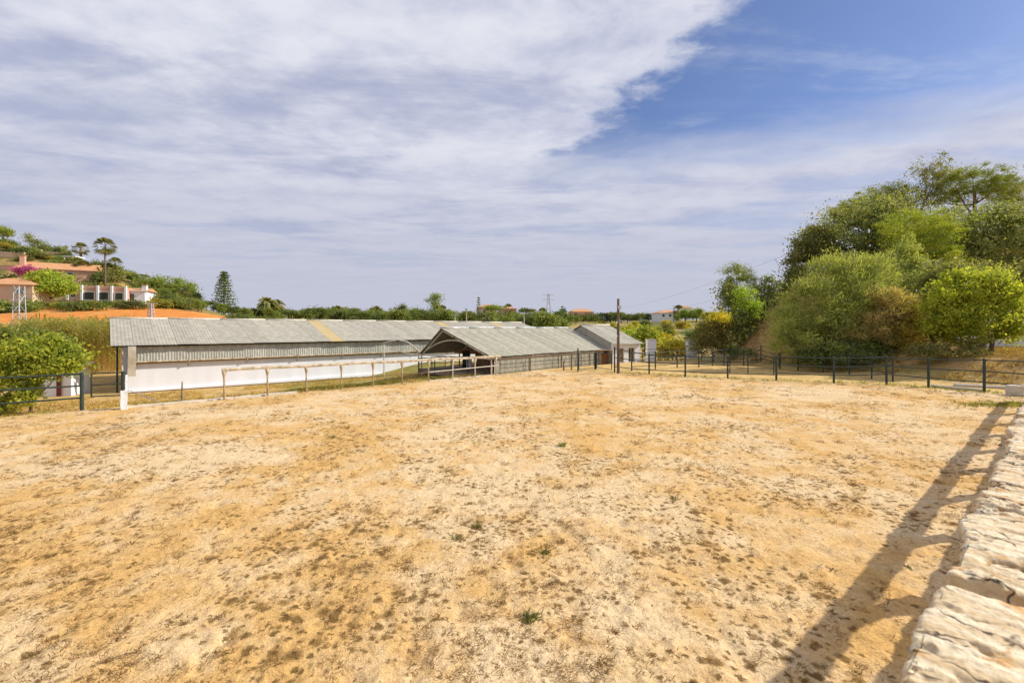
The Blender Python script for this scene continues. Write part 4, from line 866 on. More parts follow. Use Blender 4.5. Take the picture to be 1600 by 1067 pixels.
# ------------------------------------------------------------------ left side: bush, cane bed, hut, masts
lobetree(30, 'leafy_bush', 'big glossy green bush behind the green pipe fence', 45, 20, [(20, 570, 40, 33, 0), (66, 560, 40, 28, .3), (104, 566, 24, 20, .5), (28, 596, 34, 22, -.3), (-35, 590, 40, 45, 0), (8, 632, 12, 12, -.6), (40, 626, 8, 14, -.6), (80, 580, 22, 14, 0)], L['citrus'], 190, 21000, .24, .15, .6, .07, cat='bush', shell=(.5, 1.12))
lobetree(31, 'leafy_bush', 'green bush behind the big bush and the hut', 70, 33, [(50, 545, 45, 26, 0), (85, 552, 26, 20, 0), (10, 535, 40, 22, 1)], L['mid'], 160, 11000, .3, .2, .55, .08, cat='bush')
def cane_bed():
    g = rgen(5); Q = []; S = []
    n = 1500
    for i in range(n):
        u = g.uniform(-60, 196); D = g.uniform(37, 48)
        x, y = gxy(u, D); z = H(x, y); h = g.uniform(3.0, 4.4) * (1 if u > 30 else .85)
        lean = g.normal(size=2) * .35; b0 = np.array([x, y, z]); tp = b0 + np.array([lean[0], lean[1], h]); mid = (b0 + tp) / 2 + np.array([lean[0] * -.15, lean[1] * -.15, 0])
        wv = np.array([.022, 0, 0])
        for a, c in ((b0, mid), (mid, tp)): S.append([a - wv, a + wv, c + wv * .7, c - wv * .7])
        for k in range(12):
            f = 1 - .7 * g.uniform(0, 1) ** 1.6; p = b0 + (tp - b0) * f; az = g.uniform(0, 6.28); l = g.uniform(.4, .75); d = np.array([math.cos(az) * .75, math.sin(az) * .75, g.uniform(.1, .9)]) * l; sd = np.array([-math.sin(az), math.cos(az), .2]) * .036; e = p + d; e2 = e + d * .6 - np.array([0, 0, .35 * l])
            Q.append([p - sd * .5, p + sd * .5, e + sd, e - sd]); Q.append([e - sd, e + sd, e2 + sd * .1, e2 - sd * .1])
    r = tag(thing('cane_bed', 'tall stand of yellow-green giant cane left of the long barn', 'reeds', on(120, 40)), kind='stuff')
    o = worg(r); lf = link('leaves', npmesh('leaves', np.array(Q) - np.array(o)), L['reed'], r); sm = link('stalks', npmesh('stalks', np.array(S) - np.array(o)), L['cane'], r)
    lf['kind'] = sm['kind'] = 'stuff'
cane_bed()
hb = on(90, 25); ht = thing('hut', 'small white hut with brown door half hidden by bushes', 'hut', hb)
q = MB(); q.obox(Vector((hb.x - .75, hb.y, hb.z - .3)), Vector((1.25, .25, 0)), Vector((-.3, 1.4, 0)), Z * 1.75); part('wall', q, M['white_wall'], ht)
q = MB(); q.obox(Vector((hb.x - .12, hb.y + .08, hb.z)), Vector((.22, .044, 0)), Vector((.008, -.04, 0)), Z * 1.15); part('door', q, M['red_brick'], ht)
q = MB(); q.obox(Vector((hb.x - .9, hb.y - .15, hb.z + 1.45)), Vector((1.6, .32, .0)), Vector((-.35, 1.7, .25)), Z * .06); part('roof', q, M['concrete'], ht)
hb = on(58, 28); ht = thing('hut', 'low white block wall glimpsed under the big green bush', 'wall', hb)
q = MB(); q.obox(Vector((hb.x - 1.6, hb.y, hb.z - .3)), Vector((2.0, .3, 0)), Vector((-.05, .2, 0)), Z * 1.15); part('wall', q, M['white_wall'], ht); q = MB(); q.obox(Vector((hb.x - 1.65, hb.y - .03, hb.z + .85)), Vector((2.1, .315, 0)), Vector((-.06, .26, 0)), Z * .06); part('coping', q, M['concrete'], ht)
def lattice(name, label, u, D, vtop, wb, wt, mat, arms=(), box=False, seg=9, vb=None, rr=.035):
    b0 = on(u, D); ztop = at(u, vtop, D).z; h = ztop - b0.z; o = thing(name, label, 'pylon', b0)
    cs = [(-1, -1), (1, -1), (1, 1), (-1, 1)]
    def cn(k, f): w_ = (wb + (wt - wb) * f) / 2; return b0 + Vector((cs[k][0] * w_, cs[k][1] * w_, h * f))
    for k in range(4): q = MB(); q.tube([cn(k, -.02), cn(k, 1)], rr, 5); part('leg', q, mat, o)
    q = MB()
    for i in range(seg):
        for k in range(4):
            k2 = (k + 1) % 4; f0, f1 = i / seg, (i + 1) / seg
            a, c = (cn(k, f0), cn(k2, f1)) if i % 2 else (cn(k2, f0), cn(k, f1)); q.tube([a, c], rr * .7, 4)
    part('bracing', q, mat, o)
    for (f, l) in arms: q = MB(); q.tube([b0 + Vector((-l, 0, h * f)), b0 + Vector((l, 0, h * f))], rr * 1.2, 5); part('cross_arm', q, mat, o)
    if box: q = MB(); q.cbox(b0 + Vector((wb * .5 + .30, -.2, h * .25)), .5, .35, .85); part('cabinet', q, M['white_wall'], o)
    return o
lattice('lattice_mast', 'grey lattice power mast rising from the cane bed', 30, 44, 447, .85, .5, M['galv'], box=True, rr=.045)
lattice('lattice_mast', 'slim pale lattice mast with crossarm behind the long barn roof', 236, 76, 474, .7, .4, M['galv'], arms=((.97, 1.1),), rr=.06)
lattice('lattice_mast', 'tall thin lattice pylon on the far skyline', 857, 240, 459, 3.2, .5, M['galv'], arms=((.95, 3.0), (.80, 3.0)), rr=.10, seg=10)
for u, v, D, lab in ((711, 491, 95, 'pale utility pole with crossarm behind the barn ridge'), (729, 485, 110, 'slim pale utility pole beside the crossarm pole'), (819, 489, 95, 'pale utility pole beyond the end of the long barn'), (1053, 478, 200, 'thin dark utility pole by the villa among round pines')):
    b0 = on(u, D); zt = at(u, v, D).z; o = thing('utility_pole', lab, 'pole', b0); q = MB(); q.tube([b0 - Z * .3, Vector((b0.x, b0.y, zt))], [.16, .11], 6); part('shaft', q, M['concrete'] if u < 1000 else M['grey_wood'], o); q = MB(); q.tube([Vector((b0.x - .9, b0.y, zt - .2)), Vector((b0.x + .9, b0.y, zt - .2))], .07, 5); part('cross_arm', q, M['galv'], o)
def wire(label, a, c, sag, r_=.014):
    o = thing('power_cable', label, 'cable', a); n = 14; q = MB(); q.tube([a.lerp(c, i / n) - Z * sag * 4 * (i / n) * (1 - i / n) for i in range(n + 1)], r_, 5); part('strand', q, M['dark'], o)
wire('upper power cable crossing the sky above the thicket', at(960, 483, 190), at(1262, 385, 62), 1.5); wire('lower power cable running behind the thicket', at(1000, 487, 190), at(1190, 447, 70), 1.2)

# ------------------------------------------------------------------ houses
def house(name, label, base, wx, wy, hh, d, wall, roof, rise=1.2, hip=True, wins=(), chimney=None, over=.4, cat='house', flat=False):
    """base: middle of the front wall on the ground; wins: (x, z, w, h) on the front wall, as framed openings with panes"""
    d = Vector(d).normalized(); n = Vector((-d.y, d.x, 0)); o = thing(name, label, cat, base)
    A = lambda x, y, z=0.0: base + d * x + n * y + Z * z
    q = MB(); q.obox(A(-wx / 2, 0, -1.5), d * wx, n * wy, Z * (hh + 1.5)); part('wall', q, wall, o)
    for (x, z, w_, h_) in wins:
        q = MB(); e = max(.06, w_ * .07)
        for (x0, z0, ww, zz) in ((x - w_ / 2, z, w_, e), (x - w_ / 2, z + h_ - e, w_, e), (x - w_ / 2, z + e, e, h_ - 2 * e), (x + w_ / 2 - e, z + e, e, h_ - 2 * e)): q.obox(A(x0, -.08, z0), d * ww, n * .10, Z * zz)
        wi = part('window', q, M['white_wall'], o); g = MB(); g.obox(A(x - w_ / 2 + e, -.03, z + e), d * (w_ - 2 * e), n * .02, Z * (h_ - 2 * e)); part('pane', g, M['glass'], wi)
    if flat:
        q = MB(); q.obox(A(-wx / 2 - .1, -.1, hh), d * (wx + .2), n * (wy + .2), Z * .2); part('roof', q, roof, o)
    else:
        q = MB(); a, b_, c, e = A(-wx / 2 - over, -over, hh), A(wx / 2 + over, -over, hh), A(wx / 2 + over, wy + over, hh), A(-wx / 2 - over, wy + over, hh); ins = wy / 2 if hip else -.0
        r0, r1 = A(-wx / 2 - over + (ins if hip else 0), wy / 2, hh + rise), A(wx / 2 + over - (ins if hip else 0), wy / 2, hh + rise)
        q.poly([a, b_, r1, r0]); q.poly([c, e, r0, r1]); q.poly([e, a, r0]); q.poly([b_, c, r1]); q.poly([a, e, c, b_]); rf = part('roof', q, roof, o)
        q = MB(); q.obox(a - Z * .12, b_ - a, n * .12, Z * .115); part('eave', q, M['white_wall'] if wall is M['white_wall'] else wall, rf)
    if chimney:
        x, y, h_ = chimney; q = MB(); q.obox(A(x, y, hh - .5), d * .9, n * .9, Z * (h_ + .5)); ch = part('chimney', q, wall, o); q = MB(); q.obox(A(x - .08, y - .08, hh + h_), d * 1.06, n * 1.06, Z * .15); part('cap', q, M['terracotta'], ch)
    return o
def hb_(u, v, D, z=None): p = at(u, v, D); p.z = min(p.z, H(p.x, p.y) + .6) if z is None else z; return p
house('villa', 'tan house with low hipped terracotta roof at the edge of the orange field', at(8, 466, 84), 8, 6, 2.6, (1, .3, 0), M['cream_wall'], M['terracotta'], 1.4, True, [(2.2, .8, 1.2, 1.2)])
house('villa', 'long pink villa with terracotta roof and square chimney on the hillside', at(88, 436, 112), 14, 8, 2.4, (1, .55, 0), M['pink_wall'], M['terracotta'], 1.9, False, [(-3, .6, 1.3, 1.2), (2.5, .6, 1.3, 1.2)], (-6.9, 1.2, 3.0))
o = house('villa', 'pink flat-roofed wing with square parapet behind the magenta bougainvillea', at(33, 432, 117), 9, 6, 2.6, (1, .2, 0), M['pink_wall'], M['pink_wall'], flat=True, wins=[(0, .8, 1.2, 1.0)])
tv = house('villa', 'terraced white and pink villa with arcaded front on the hillside', at(152, 470, 100), 10.5, 7, 2.7, (1, .35, 0), M['pink_wall'], M['pink_wall'], flat=True, wins=[(-4.2, .7, 1.0, 1.0), (-1.5, .1, 2.2, 1.9), (1.2, .1, 1.8, 1.9), (3.9, .2, 1.6, 1.7)])
dv = Vector((1, .35, 0)).normalized(); nv = Vector((-dv.y, dv.x, 0)); tb = at(152, 470, 100)
for x in (-5.2, -2.8, .0, 2.5, 5.0):
    q = MB(); q.obox(tb + dv * x - nv * .5, dv * .38, nv * .48, Z * 3.35); part('pillar', q, M['white_wall'], tv)
q = MB(); q.obox(tb + dv * -5.2 - nv * .1 + Z * 2.92, dv * 10.4, nv * .15, Z * .35); part('parapet', q, M['pink_wall'], tv)
house('villa', 'white stepped annex of the terraced villa with corner turret', at(195, 472, 103), 7.5, 6, 2.6, (1, .35, 0), M['white_wall'], M['terracotta'], .8, False, [(-2, .2, 1.3, 1.8), (1.2, .2, 1.3, 1.8)], (3.0, .4, 1.3))
# garden wall with merlons
gw = thing('garden_wall', 'white crenellated garden wall beside the terraced villa', 'wall', at(213, 478, 104))
a_, b_ = at(213, 478, 104), at(272, 482, 118); d_ = (b_ - a_); n_ = 14
for i in range(n_):
    p = a_ + d_ * (i / n_); q = MB(); w_ = Vector((d_.x / n_ * .98, d_.y / n_ * .98, 0)); q.obox(p - Z * 2.2, w_, Vector((0, .3, 0)), Z * 3.6); part('wall_panel', q, M['white_wall'], gw)
    q = MB(); q.obox(p + Z * 1.4 + Vector((0, .01, 0)), w_ * .4, Vector((0, .28, 0)), Z * (.45 + .6 * (i % 4 == 0))); part('merlon', q, M['white_wall'], gw)
cp = thing('carport', 'flat pale canopy on posts high on the hillside', 'canopy', at(95, 412, 128)); q = MB(); q.obox(at(84, 401, 128), Vector((5.0, 1.2, .1)), Vector((-1, 4, 0)), Z * .3); part('roof', q, M['white_wall'], cp)
for k in (0, 2.3, 4.6): q = MB(); p = at(85, 402, 128) + Vector((k, k * .24, 0)); q.tube([p, p - Z * 2.8], .12, 6); part('post', q, M['white_wall'], cp)
for u, v, D, wx, hh, lab in ((30, 402, 128, 8, 3.0, 'tan retaining wall climbing the hillside'), (62, 398, 131, 9, 1.6, 'low tan retaining wall under the windswept tree'), (6, 404, 122, 7, 2.5, 'pale stone retaining wall at the hill edge')):
    p = at(u, v, D); o = thing('retaining_wall', lab, 'wall', p); q = MB(); q.obox(p - Vector((wx / 2, 0, 2.5)), Vector((wx, wx * .25, 0)), Vector((0, .5, 0)), Z * (hh + 1.8)); part('wall', q, M['cream_wall'], o); q = MB(); q.obox(p - Vector((wx / 2 + .1, .06, .7 - hh)), Vector((wx + .2, wx * .25, 0)), Vector((0, .62, 0)), Z * .15); part('coping', q, M['concrete'], o)
house('cottage', 'small white gabled cottage with terracotta roof beyond the long barn', at(553, 502, 150), 7.5, 6, 2.2, (1, -.25, 0), M['white_wall'], M['terracotta'], 1.2, False, [(1.2, .2, .8, 1.5), (-.4, .2, .8, 1.5)])
gc = at(566, 502, 147.5); o = thing('cottage_porch', 'white pointed porch gable on the terracotta cottage', 'porch', gc); q = MB(); q.obox(gc - Vector((1.2, 0, 1)), Vector((2.4, 0, 0)), Vector((0, 1.6, 0)), Z * 3.0); part('wall', q, M['white_wall'], o)
q = MB(); q.poly([gc + Vector((-1.4, -.1, 2)), gc + Vector((1.4, -.1, 2)), gc + Vector((0, -.1, 3.2))]); q.poly([gc + Vector((1.4, 1.7, 2)), gc + Vector((-1.4, 1.7, 2)), gc + Vector((0, 1.7, 3.2))]); q.poly([gc + Vector((-1.4, -.1, 2)), gc + Vector((0, -.1, 3.2)), gc + Vector((0, 1.7, 3.2)), gc + Vector((-1.4, 1.7, 2))]); q.poly([gc + Vector((0, -.1, 3.2)), gc + Vector((1.4, -.1, 2)), gc + Vector((1.4, 1.7, 2)), gc + Vector((0, 1.7, 3.2))]); part('gable', q, M['white_wall'], o)
for x in (-.5, .5): q = MB(); q.obox(gc + Vector((x - .28, -.04, .2)), Vector((.56, 0, 0)), Vector((0, .03, 0)), Z * 1.5); part('window', q, M['glass'], o)
gw = at(590, 503, 140); o = thing('yard_wall', 'low tan wall beside the white cottage', 'wall', gw); q = MB(); q.obox(gw - Vector((4.5, 0, 1)), Vector((8, .6, 0)), Vector((0, .3, 0)), Z * 1.9); part('wall', q, M['cream_wall'], o); q = MB(); q.obox(gw + Vector((3.2, .3, 0)), Vector((.5, 0, 0)), Vector((0, .5, 0)), Z * 1.8); part('pier', q, M['white_wall'], o)
house('villa', 'white villa with tan roof under the round pines far right', at(1047, 498, 200), 10, 8, 2.6, (1, .1, 0), M['white_wall'], M['terracotta'], 1.3, True, [(-3, .8, 1.2, 1.2), (0, .8, 1.2, 1.2), (3, .8, 1.2, 1.2)])
house('villa', 'pale villa peeping between the round pines', at(1070, 492, 215), 6, 7, 3.4, (1, -.3, 0), M['white_wall'], M['terracotta'], 1.2, True, [(0, 1.6, 1.3, 1.4)])
house('villa', 'rose-coloured villa above the cypress hedge', at(910, 500, 330), 17, 9, 6, (1, .1, 0), M['pink_wall'], M['terracotta'], 2.2, True, [(-4, 2, 1.6, 1.8), (0, 2, 1.6, 1.8), (4, 2, 1.6, 1.8)])
house('villa', 'small pale house below the round pine behind the barn', at(762, 494, 200), 8, 7, 4, (1, .2, 0), M['cream_wall'], M['terracotta'], 1.3, True, [(-1.5, 1.4, 1.2, 1.2), (1.5, 1.4, 1.2, 1.2)])
house('villa', 'small pink house among the far palms', at(795, 496, 230), 8, 7, 4.5, (1, .2, 0), M['pink_wall'], M['terracotta'], 1.3, True, [(-1.5, 1.4, 1.2, 1.2), (1.5, 1.4, 1.2, 1.2)])
house('villa', 'tiny red house at the left end of the cypress hedge', at(878, 501, 235), 6, 6, 2.6, (1, .2, 0), M['pink_wall'], M['terracotta'], 1.0, True, [(0, .8, 1.2, 1.0)])
house('villa', 'white house with grey roof behind the lime green tree', at(1605, 551, 34.5), 9.5, 6, 1.75, (1, -.12, 0), M['white_wall'], M['slate'], 1.9, True, [(-3.2, .3, .9, .9), (2.3, .15, 2.0, .95)], over=.35)
house('villa', 'tall white villa on the crest at the edge of the wood', at(1725, 332, 58), 9.5, 8, 4.6, (1, .25, 0), M['white_wall'], M['terracotta'], 1.1, True, [(-2.2, 1.4, 1.3, 1.4), (2.2, 1.4, 1.3, 1.4)])

# ------------------------------------------------------------------ distant and hillside trees
TREE_PROTO = {}
def proto(kind, seed):
    g = rgen(seed)
    if kind == 'round': lb = [((0, 0, 3.2), (2.2, 2.2, 1.9)), ((1.1, .3, 2.5), (1.5, 1.5, 1.4)), ((-1.2, -.2, 2.6), (1.5, 1.5, 1.5)), ((.2, -.6, 4.3), (1.2, 1.2, 1.0))]; q = crown(g, lb, 90, 2600, .5, .42, .6, (.55, 1)); r0 = .18
    elif kind == 'pine': lb = [((0, 0, 5.0), (2.8, 2.8, 1.0)), ((1.4, .5, 4.7), (1.7, 1.7, .9)), ((-1.5, 0, 4.6), (1.7, 1.7, .8))]; q = crown(g, lb, 80, 2800, .42, .38, .4, (.5, 1), .5, low=-.3); r0 = .18
    elif kind == 'oval': lb = [((0, 0, 3.5), (1.5, 1.5, 2.6)), ((.5, .2, 2.2), (1.4, 1.4, 1.6)), ((-.4, 0, 5), (1, 1, 1.2))]; q = crown(g, lb, 80, 2200, .45, .4, .5, (.5, 1)); r0 = .16
    elif kind == 'cypress': lb = [((0, 0, 1.5), (.55, .55, 1.4)), ((0, 0, 3.5), (.5, .5, 2.0)), ((0, 0, 5.2), (.28, .28, 1.3))]; q = crown(g, lb, 50, 1100, .2, .3, .4, (.4, 1)); r0 = .1
    elif kind == 'bush': lb = [((0, 0, .9), (1.5, 1.5, 1.0)), ((.9, .2, .7), (1.0, 1.0, .8)), ((-.9, 0, .8), (1.0, 1.0, .9))]; q = crown(g, lb, 50, 1300, .36, .34, .55, (.5, 1)); r0 = .06
    elif kind == 'euca': lb = [((0, 0, 7.5), (2.2, 2.2, 1.8)), ((1.6, 0, 5.8), (1.6, 1.6, 1.4)), ((-1.7, .2, 5.2), (1.6, 1.6, 1.5)), ((.3, 0, 3.8), (2.0, 2.0, 1.4)), ((-.5, 0, 9.0), (1.2, 1.2, 1.0))]; q = crown(g, lb, 90, 3000, .5, .42, .35, (.5, 1)); r0 = .22
    return q, lobe_stem(g, 4, lb, r0)
def far_tree(kind, leaf, name, label, u, D, height, cat='tree', group=None, v=None, sx=1.0, seed=0, bark=None, zoff=0.0):
    key = (kind, leaf, seed)
    base = on(u, D); base.z += zoff - .1
    if v is not None: base.z = at(u, v, D).z
    if key not in TREE_PROTO:
        q, stem = proto(kind, 100 + seed * 7 + len(TREE_PROTO)); t = build_tree(name, label, cat, base, q, L[leaf], stem, bark, group); TREE_PROTO[key] = (t, q[:, :, 2].max())
    else:
        t0 = TREE_PROTO[key][0]; t = copy_tree(t0); t.name = name
        for k in ('label', 'category', 'group'):
            if k in t: del t[k]
        tag(t, label, cat, group); t.location = base
    h0 = TREE_PROTO[key][1]; s_ = height / h0; t.scale = (s_ * sx, s_ * sx, s_); t.rotation_euler = (0, 0, random.Random(hash((u, D)) & 0xffff).uniform(0, 6.28)); return t
def lc(ls, pre, post): l = rt.choice(ls); return l, 'bush', pre + ' ' + {'scrub': 'olive', 'mid': 'mid green', 'deep': 'dark green', 'yellow': 'yellow-green'}[l] + ' ' + post
def ht_(v0, v1, D): return (v1 - v0) / F * D
rt = random.Random(12)
# belt of trees behind the long barn and across the valley
belt = [('round', 'mid', 'rounded mid green tree in the belt behind the long barn'), ('round', 'deep', 'dark green tree in the belt behind the long barn'), ('oval', 'mid', 'upright green tree in the belt behind the long barn'), ('pine', 'deep', 'flat-topped dark pine in the belt behind the long barn'), ('bush', 'scrub', 'olive scrub bush in the belt behind the long barn')]
u = 296.0; i = 0
while u < 880:
    kind, leaf, lab = belt[rt.choice((0, 0, 1, 1, 2, 3))]; D = rt.uniform(98, 150)
    vt = 482 + rt.uniform(-7, 6) + (6 if u > 700 else 0); b0 = on(u, D); hh = max(3.0, at(u, vt, D).z - b0.z)
    far_tree(kind, leaf, 'tree', lab, u, D, hh, group='trees in the belt behind the long barn', seed=rt.randint(0, 1), sx=rt.uniform(1.0, 1.5)); u += rt.uniform(5, 9.5)
u = 366.0
while u < 840:
    D = rt.uniform(70, 95); far_tree('bush', *lc(('scrub', 'mid', 'deep'), 'low', 'bush in the scrub just beyond the long barn roof'), u, D, rt.uniform(1.8, 3.6), 'bush', 'bushes just beyond the long barn', seed=0, sx=rt.uniform(1.0, 1.6)); u += rt.uniform(8, 15)
# second, farther row for depth
u = 390.0
while u < 1140:
    D = rt.uniform(190, 270); vt = 487 + rt.uniform(-4, 5); b0 = on(u, D); hh = max(4.0, min(11, at(u, vt, D).z - b0.z))
    far_tree(*rt.choice((('round', 'deep'), ('pine', 'deep'), ('oval', 'cypress'), ('round', 'mid'))), 'tree', 'hazy dark tree on the far side of the valley', u, D, hh, group='far valley trees', seed=3, sx=rt.uniform(1.1, 1.8)); u += rt.uniform(6, 12)
# valley floor right of the barns
for k in range(46):
    u = rt.uniform(835, 1135); D = rt.uniform(75, 185); far_tree(rt.choice(('bush', 'bush', 'round')), *lc(('scrub', 'mid', 'yellow', 'deep'), 'scattered', 'bush on the valley floor beyond the annex'), u, D, rt.uniform(1.2, 3.0), 'bush', 'bushes on the valley floor', seed=4, sx=rt.uniform(1, 1.6))
# cypress hedge
for k in range(34): far_tree('cypress', 'cypress', 'cypress', 'slim dark cypress in the long hedge across the valley', 884 + k * 2.35 + rt.uniform(-.4, .4), 262 + rt.uniform(-2, 2), rt.uniform(4.8, 6.2), 'tree', 'cypress hedge across the valley', seed=0, sx=1.3)
far_tree('cypress', 'cypress', 'cypress', 'tall pair of cypresses ending the far hedge', 879, 258, 9.5, 'tree', 'tall cypresses ending the hedge', seed=0, sx=2.0); far_tree('cypress', 'cypress', 'cypress', 'tall pair of cypresses ending the far hedge', 882, 260, 8.5, 'tree', 'tall cypresses ending the hedge', seed=0, sx=1.8)
for u, vt in ((653, 480), (661, 482), (728, 481)): far_tree('cypress', 'cypress', 'cypress', 'lone dark cypress spire beside the tall eucalyptus', u, 150, at(u, vt, 150).z - on(u, 150).z, 'tree', 'cypress spires near the eucalyptus', seed=0)
far_tree('euca', 'mid', 'eucalyptus', 'tall ragged eucalyptus above the barn roof', 681, 140, at(681, 455, 140).z - on(681, 140).z, seed=0, sx=1.2)
far_tree('oval', 'deep', 'tree', 'dark upright tree left of the ragged eucalyptus', 628, 150, at(628, 471, 150).z - on(628, 150).z, seed=6)
far_tree('pine', 'pine', 'pine_tree', 'round-topped umbrella pine above the small pale house', 770, 190, at(770, 473, 190).z - on(770, 190).z, seed=5, sx=1.1)
far_tree('pine', 'deep', 'pine_tree', 'umbrella pine between the far palms', 822, 200, at(822, 479, 200).z - on(822, 200).z, seed=5)
for u, D, vt, sx in ((1072, 190, 480, 1.3), (1088, 185, 478, 1.3), (1108, 170, 484, 1.2), (1122, 172, 485, 1.1), (1058, 195, 489, 1.0)): far_tree('round', 'pine', 'pine_tree', 'round stone pine near the far right villas', u, D, at(u, vt, D).z - on(u, D).z, 'tree', 'round pines by the far villas', seed=7, sx=sx)
far_tree('round', 'citrus', 'leafy_tree', 'broad bright green tree beyond the annex', 1012, 54, ht_(500, 556, 54), seed=8, sx=1.25)
far_tree('round', 'citrus', 'leafy_tree', 'bright green tree merging with the broad one beyond the annex', 988, 56, ht_(505, 552, 56), seed=9, sx=1.1)
far_tree('bush', 'yellow', 'shrub', 'yellow-green shrub between the two white piers', 1052, 47, ht_(518, 560, 47), 'shrub', seed=8, sx=.95)
# left hillside
lobetree(40, 'leafy_tree', 'dense round bright green tree below the pink villa', 75, 90, [(75, 440, 30, 15, 0), (55, 450, 22, 12, 0), (97, 452, 20, 12, 0), (75, 453, 34, 10, -1)], L['citrus'], 170, 9000, .55, .42, .55, .35)
lobetree(41, 'umbrella_pine', 'wide umbrella pine on the shoulder of the hill', 258, 128, [(255, 443, 36, 9, 0), (235, 446, 22, 9, 0), (280, 452, 24, 10, 0), (292, 462, 12, 10, 0)], L['pine'], 150, 7500, .6, .5, .35, .4, M['bark_red'], low=-.3)
lobetree(42, 'pine_tree', 'windswept grey-green tree leaning on the ridge', 62, 138, [(62, 383, 12, 7, 0), (50, 376, 9, 5, 0), (42, 369, 6, 3, 0), (70, 388, 8, 6, 0)], L['oak'], 60, 2200, .5, .45, .35, .3)
lobetree(43, 'umbrella_pine', 'umbrella pine crown at the top of the hill', 6, 140, [(4, 364, 18, 7, 0), (-10, 360, 20, 9, 0), (14, 369, 10, 5, 0)], L['pine'], 60, 3600, .55, .5, .35, .35, M['bark_red'], low=-.3)
lobetree(44, 'tree', 'grey-green rounded trees on the ridge beside the windswept tree', 92, 140, [(88, 392, 9, 6, 0), (100, 393, 8, 6, 0), (95, 398, 14, 5, 0)], L['oak'], 50, 2200, .5, .45, .5, .3)
lobetree(45, 'bougainvillea', 'magenta bougainvillea against the pink villa', 37, 108, [(33, 424, 10, 5, 0), (44, 423, 7, 5, 0)], L['magenta'], 40, 1700, .4, .35, .6, .1, cat='shrub')
lobetree(46, 'bougainvillea', 'coral pink flowering tree beyond the barn roof', 434, 118, [(432, 482, 8, 5, 0), (440, 487, 8, 4, 0), (428, 489, 7, 4, 0)], L['coral'], 45, 1900, .4, .36, .6, .12, cat='shrub')
for k, (u, D, hh, leaf, lab) in enumerate(((2, 80, 2.3, 'deep', 'dark shrub in front of the hipped tan house'), (44, 82, 1.9, 'mid', 'rounded shrub at the corner of the hipped tan house'), (-12, 79, 2.8, 'mid', 'tall shrub left of the hipped tan house'), (86, 88, 1.6, 'yellow', 'yellow-green shrub on the bare soil below the dense tree'), (22, 110, 3.2, 'deep', 'dark shrub against the pink flat-roofed wing'), (140, 106, 3.4, 'mid', 'green tree-like shrub behind the terraced villa'), (176, 108, 3.6, 'yellow', 'yellow-green shrub behind the stepped annex'), (118, 84, 2.6, 'deep', 'dark spreading shrub on the orange field'), (140, 86, 2.2, 'mid', 'green shrub at the orange field edge'), (102, 86, 1.8, 'mid', 'low green shrub left of the spreading shrub'), (166, 94, 2.0, 'deep', 'small dark shrub below the terraced villa'), (207, 92, 2.8, 'deep', 'dark rounded shrub below the stepped annex'), (190, 94, 1.8, 'mid', 'green shrub beside the dark rounded one'), (50, 86, 2.4, 'mid', 'hedge-like shrub under the dense round tree'), (30, 88, 2.2, 'scrub', 'olive shrub by the hipped tan house'), (248, 98, 2.6, 'yellow', 'yellow-green shrub below the crenellated wall'), (268, 100, 2.6, 'mid', 'green shrub at the end of the crenellated wall'), (284, 102, 2.8, 'scrub', 'olive shrub at the orange field tip'))):
    far_tree('bush', leaf, 'shrub', lab, u, D, hh, 'shrub', seed=11, sx=1.3)
def hillscrub():
    n = 0
    for k in range(150):
        u = rt.uniform(-40, 305); D = rt.uniform(104, 150)
        if u < 110 and D < 122: continue
        far_tree(rt.choice(('bush', 'round', 'bush')), *lc(('mid', 'scrub', 'deep', 'yellow', 'mid'), 'leafy', 'bush on the villa hillside'), u, D, rt.uniform(1.8, 4.4) * (1.0 if u > 150 else .75), 'bush', 'bushes on the villa hillside', seed=12, sx=rt.uniform(1, 1.5))
hillscrub()
# Norfolk pine with tiers
def norfolk(label, u, D, vt, tiers, bare=False):
    g = rgen(int(u)); base = on(u, D); h = at(u, vt, D).z - base.z; Q = []; mb = MB(); mb.tube([Vector((0, 0, -.3)), Vector((0, 0, h))], [h * .022, .05], 6)
    for i in range(tiers):
        f = .22 + .76 * i / (tiers - 1); z = h * f; l = h * (.30 * (1 - f) ** .8 + .03) * (.55 if bare and i > 1 else 1)
        for k in range(9):
            az = k / 9 * 6.28 + i * .4; d = np.array([math.cos(az), math.sin(az), .12]); mb.tube([Vector((0, 0, z)), Vector(d * l) + Z * z], [.05, .02], 4)
            nl = 5 if bare else 15; p = np.array([0, 0, z]) + d * (l * g.uniform(.15, 1.05, (nl, 1))) + g.normal(size=(nl, 3)) * np.array([.3, .3, .16])
            Q.append(leafquads(g, p, .62, .35))
    build_tree('norfolk_pine', label, 'tree', base, np.concatenate(Q), L['deep'], mb, M['bark'])
norfolk('tall tiered Norfolk pine above the barn roof', 350, 125, 425, 13); norfolk('bare-tiered Norfolk pine spire on the skyline', 748, 200, 465, 9, True)
